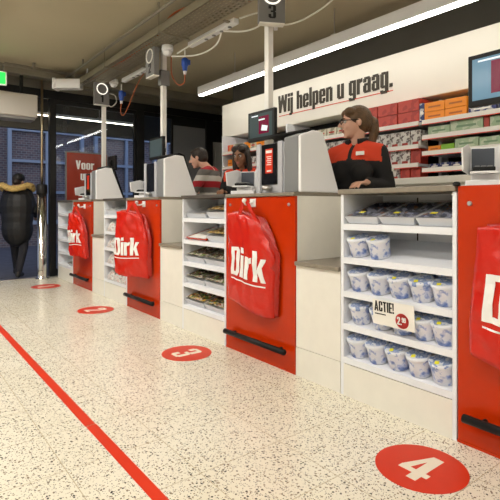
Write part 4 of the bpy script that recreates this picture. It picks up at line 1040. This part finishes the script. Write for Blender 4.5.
J2 = dict(head=(0, -.055, 1.575), elbow_l=(.25, .02, 1.10), wrist_l=(.15, -.20, 1.20), hand_l=(.12, -.30, 1.20), elbow_r=(-.25, .02, 1.15), wrist_r=(-.15, -.20, 1.20), hand_r=(-.12, -.30, 1.20), bust=True)
person('cashier with long dark hair in red uniform, looking down at the second till', (2.83, 3.75), R(-60), R(-5), R(14), M['skin_dark'], M['hair_dark'], UNI, uni, J2, .96, False, 'long')
M['w_grey'] = mat('grey_knit', (.13, .12, .11), .9, bump=.3, bscale=80); M['w_white'] = mat('white_knit', (.55, .53, .48), .9, bump=.3, bscale=80); M['w_red'] = mat('crimson_knit', (.42, .02, .03), .9, bump=.3, bscale=80)
def stripes(c): return [0, 1, 2, 0, 1, 2][int(((1.62 - c.z) / .068)) % 6 if True else 0]
J3 = dict(head=(.05, -.12, 1.565), elbow_r=(-.31, -.02, 1.18), wrist_r=(-.22, -.22, 1.16), hand_r=(-.18, -.32, 1.16), elbow_l=(.25, -.08, 1.15), wrist_l=(.14, -.28, 1.18), hand_l=(.10, -.38, 1.18))
person('man with short dark hair in grey, white and crimson striped sweater behind till two', (3.10, 4.80), R(-150), R(10), R(14), M['skin'], M['hair_dark'], [M['w_grey'], M['w_white'], M['w_red']], stripes, J3, 1.02, False, 'short', collar=False)
J4 = dict(head=(0, -.05, 1.56), elbow_l=(.27, -.02, 1.08), wrist_l=(.22, -.20, .98), hand_l=(.20, -.30, .95), elbow_r=(-.27, -.02, 1.08), wrist_r=(-.22, -.20, .98), hand_r=(-.2, -.30, .95), knee_l=(.10, -.14, .50), ankle_l=(.10, -.24, .09), knee_r=(-.10, .02, .48), ankle_r=(-.10, .26, .10))
p4, jk4, HC4, Mh4 = person('person in black padded coat and dark hat leaving through the entrance, seen from behind', (1.50, 7.42), R(150), R(-20), R(8), M['skin'], M['hair_dark'], [M['coat']], lambda c: 0, J4, .88, False, 'short', collar=False, coat=True)
h = MB(); h.ball(HC4 + Vector((0, .01, .055)), (.096, .110, .085), 20); h.cap(HC4 + Vector((0, -.10, .045)), HC4 + Vector((0, -.15, .035)), .05, .03); remesh(h, 'hat', .009, 4, M['coat'], p4)
h = MB(); h.tube([(.235 * math.cos(a), .03 + .18 * math.sin(a), 1.455 + .03 * math.sin(a * 3)) for a in [k * math.tau / 32 for k in range(32)]], .048, 12, True)
bmesh.ops.subdivide_edges(h.b, edges=h.b.edges[:], cuts=1)
for v in h.b.verts: v.co += Vector((noise.noise(v.co * 60), noise.noise(v.co * 60 + Vector((9, 0, 0))), noise.noise(v.co * 60 + Vector((0, 9, 0))))) * .018
h.build('fur_trim', M['fur'], p4, True)
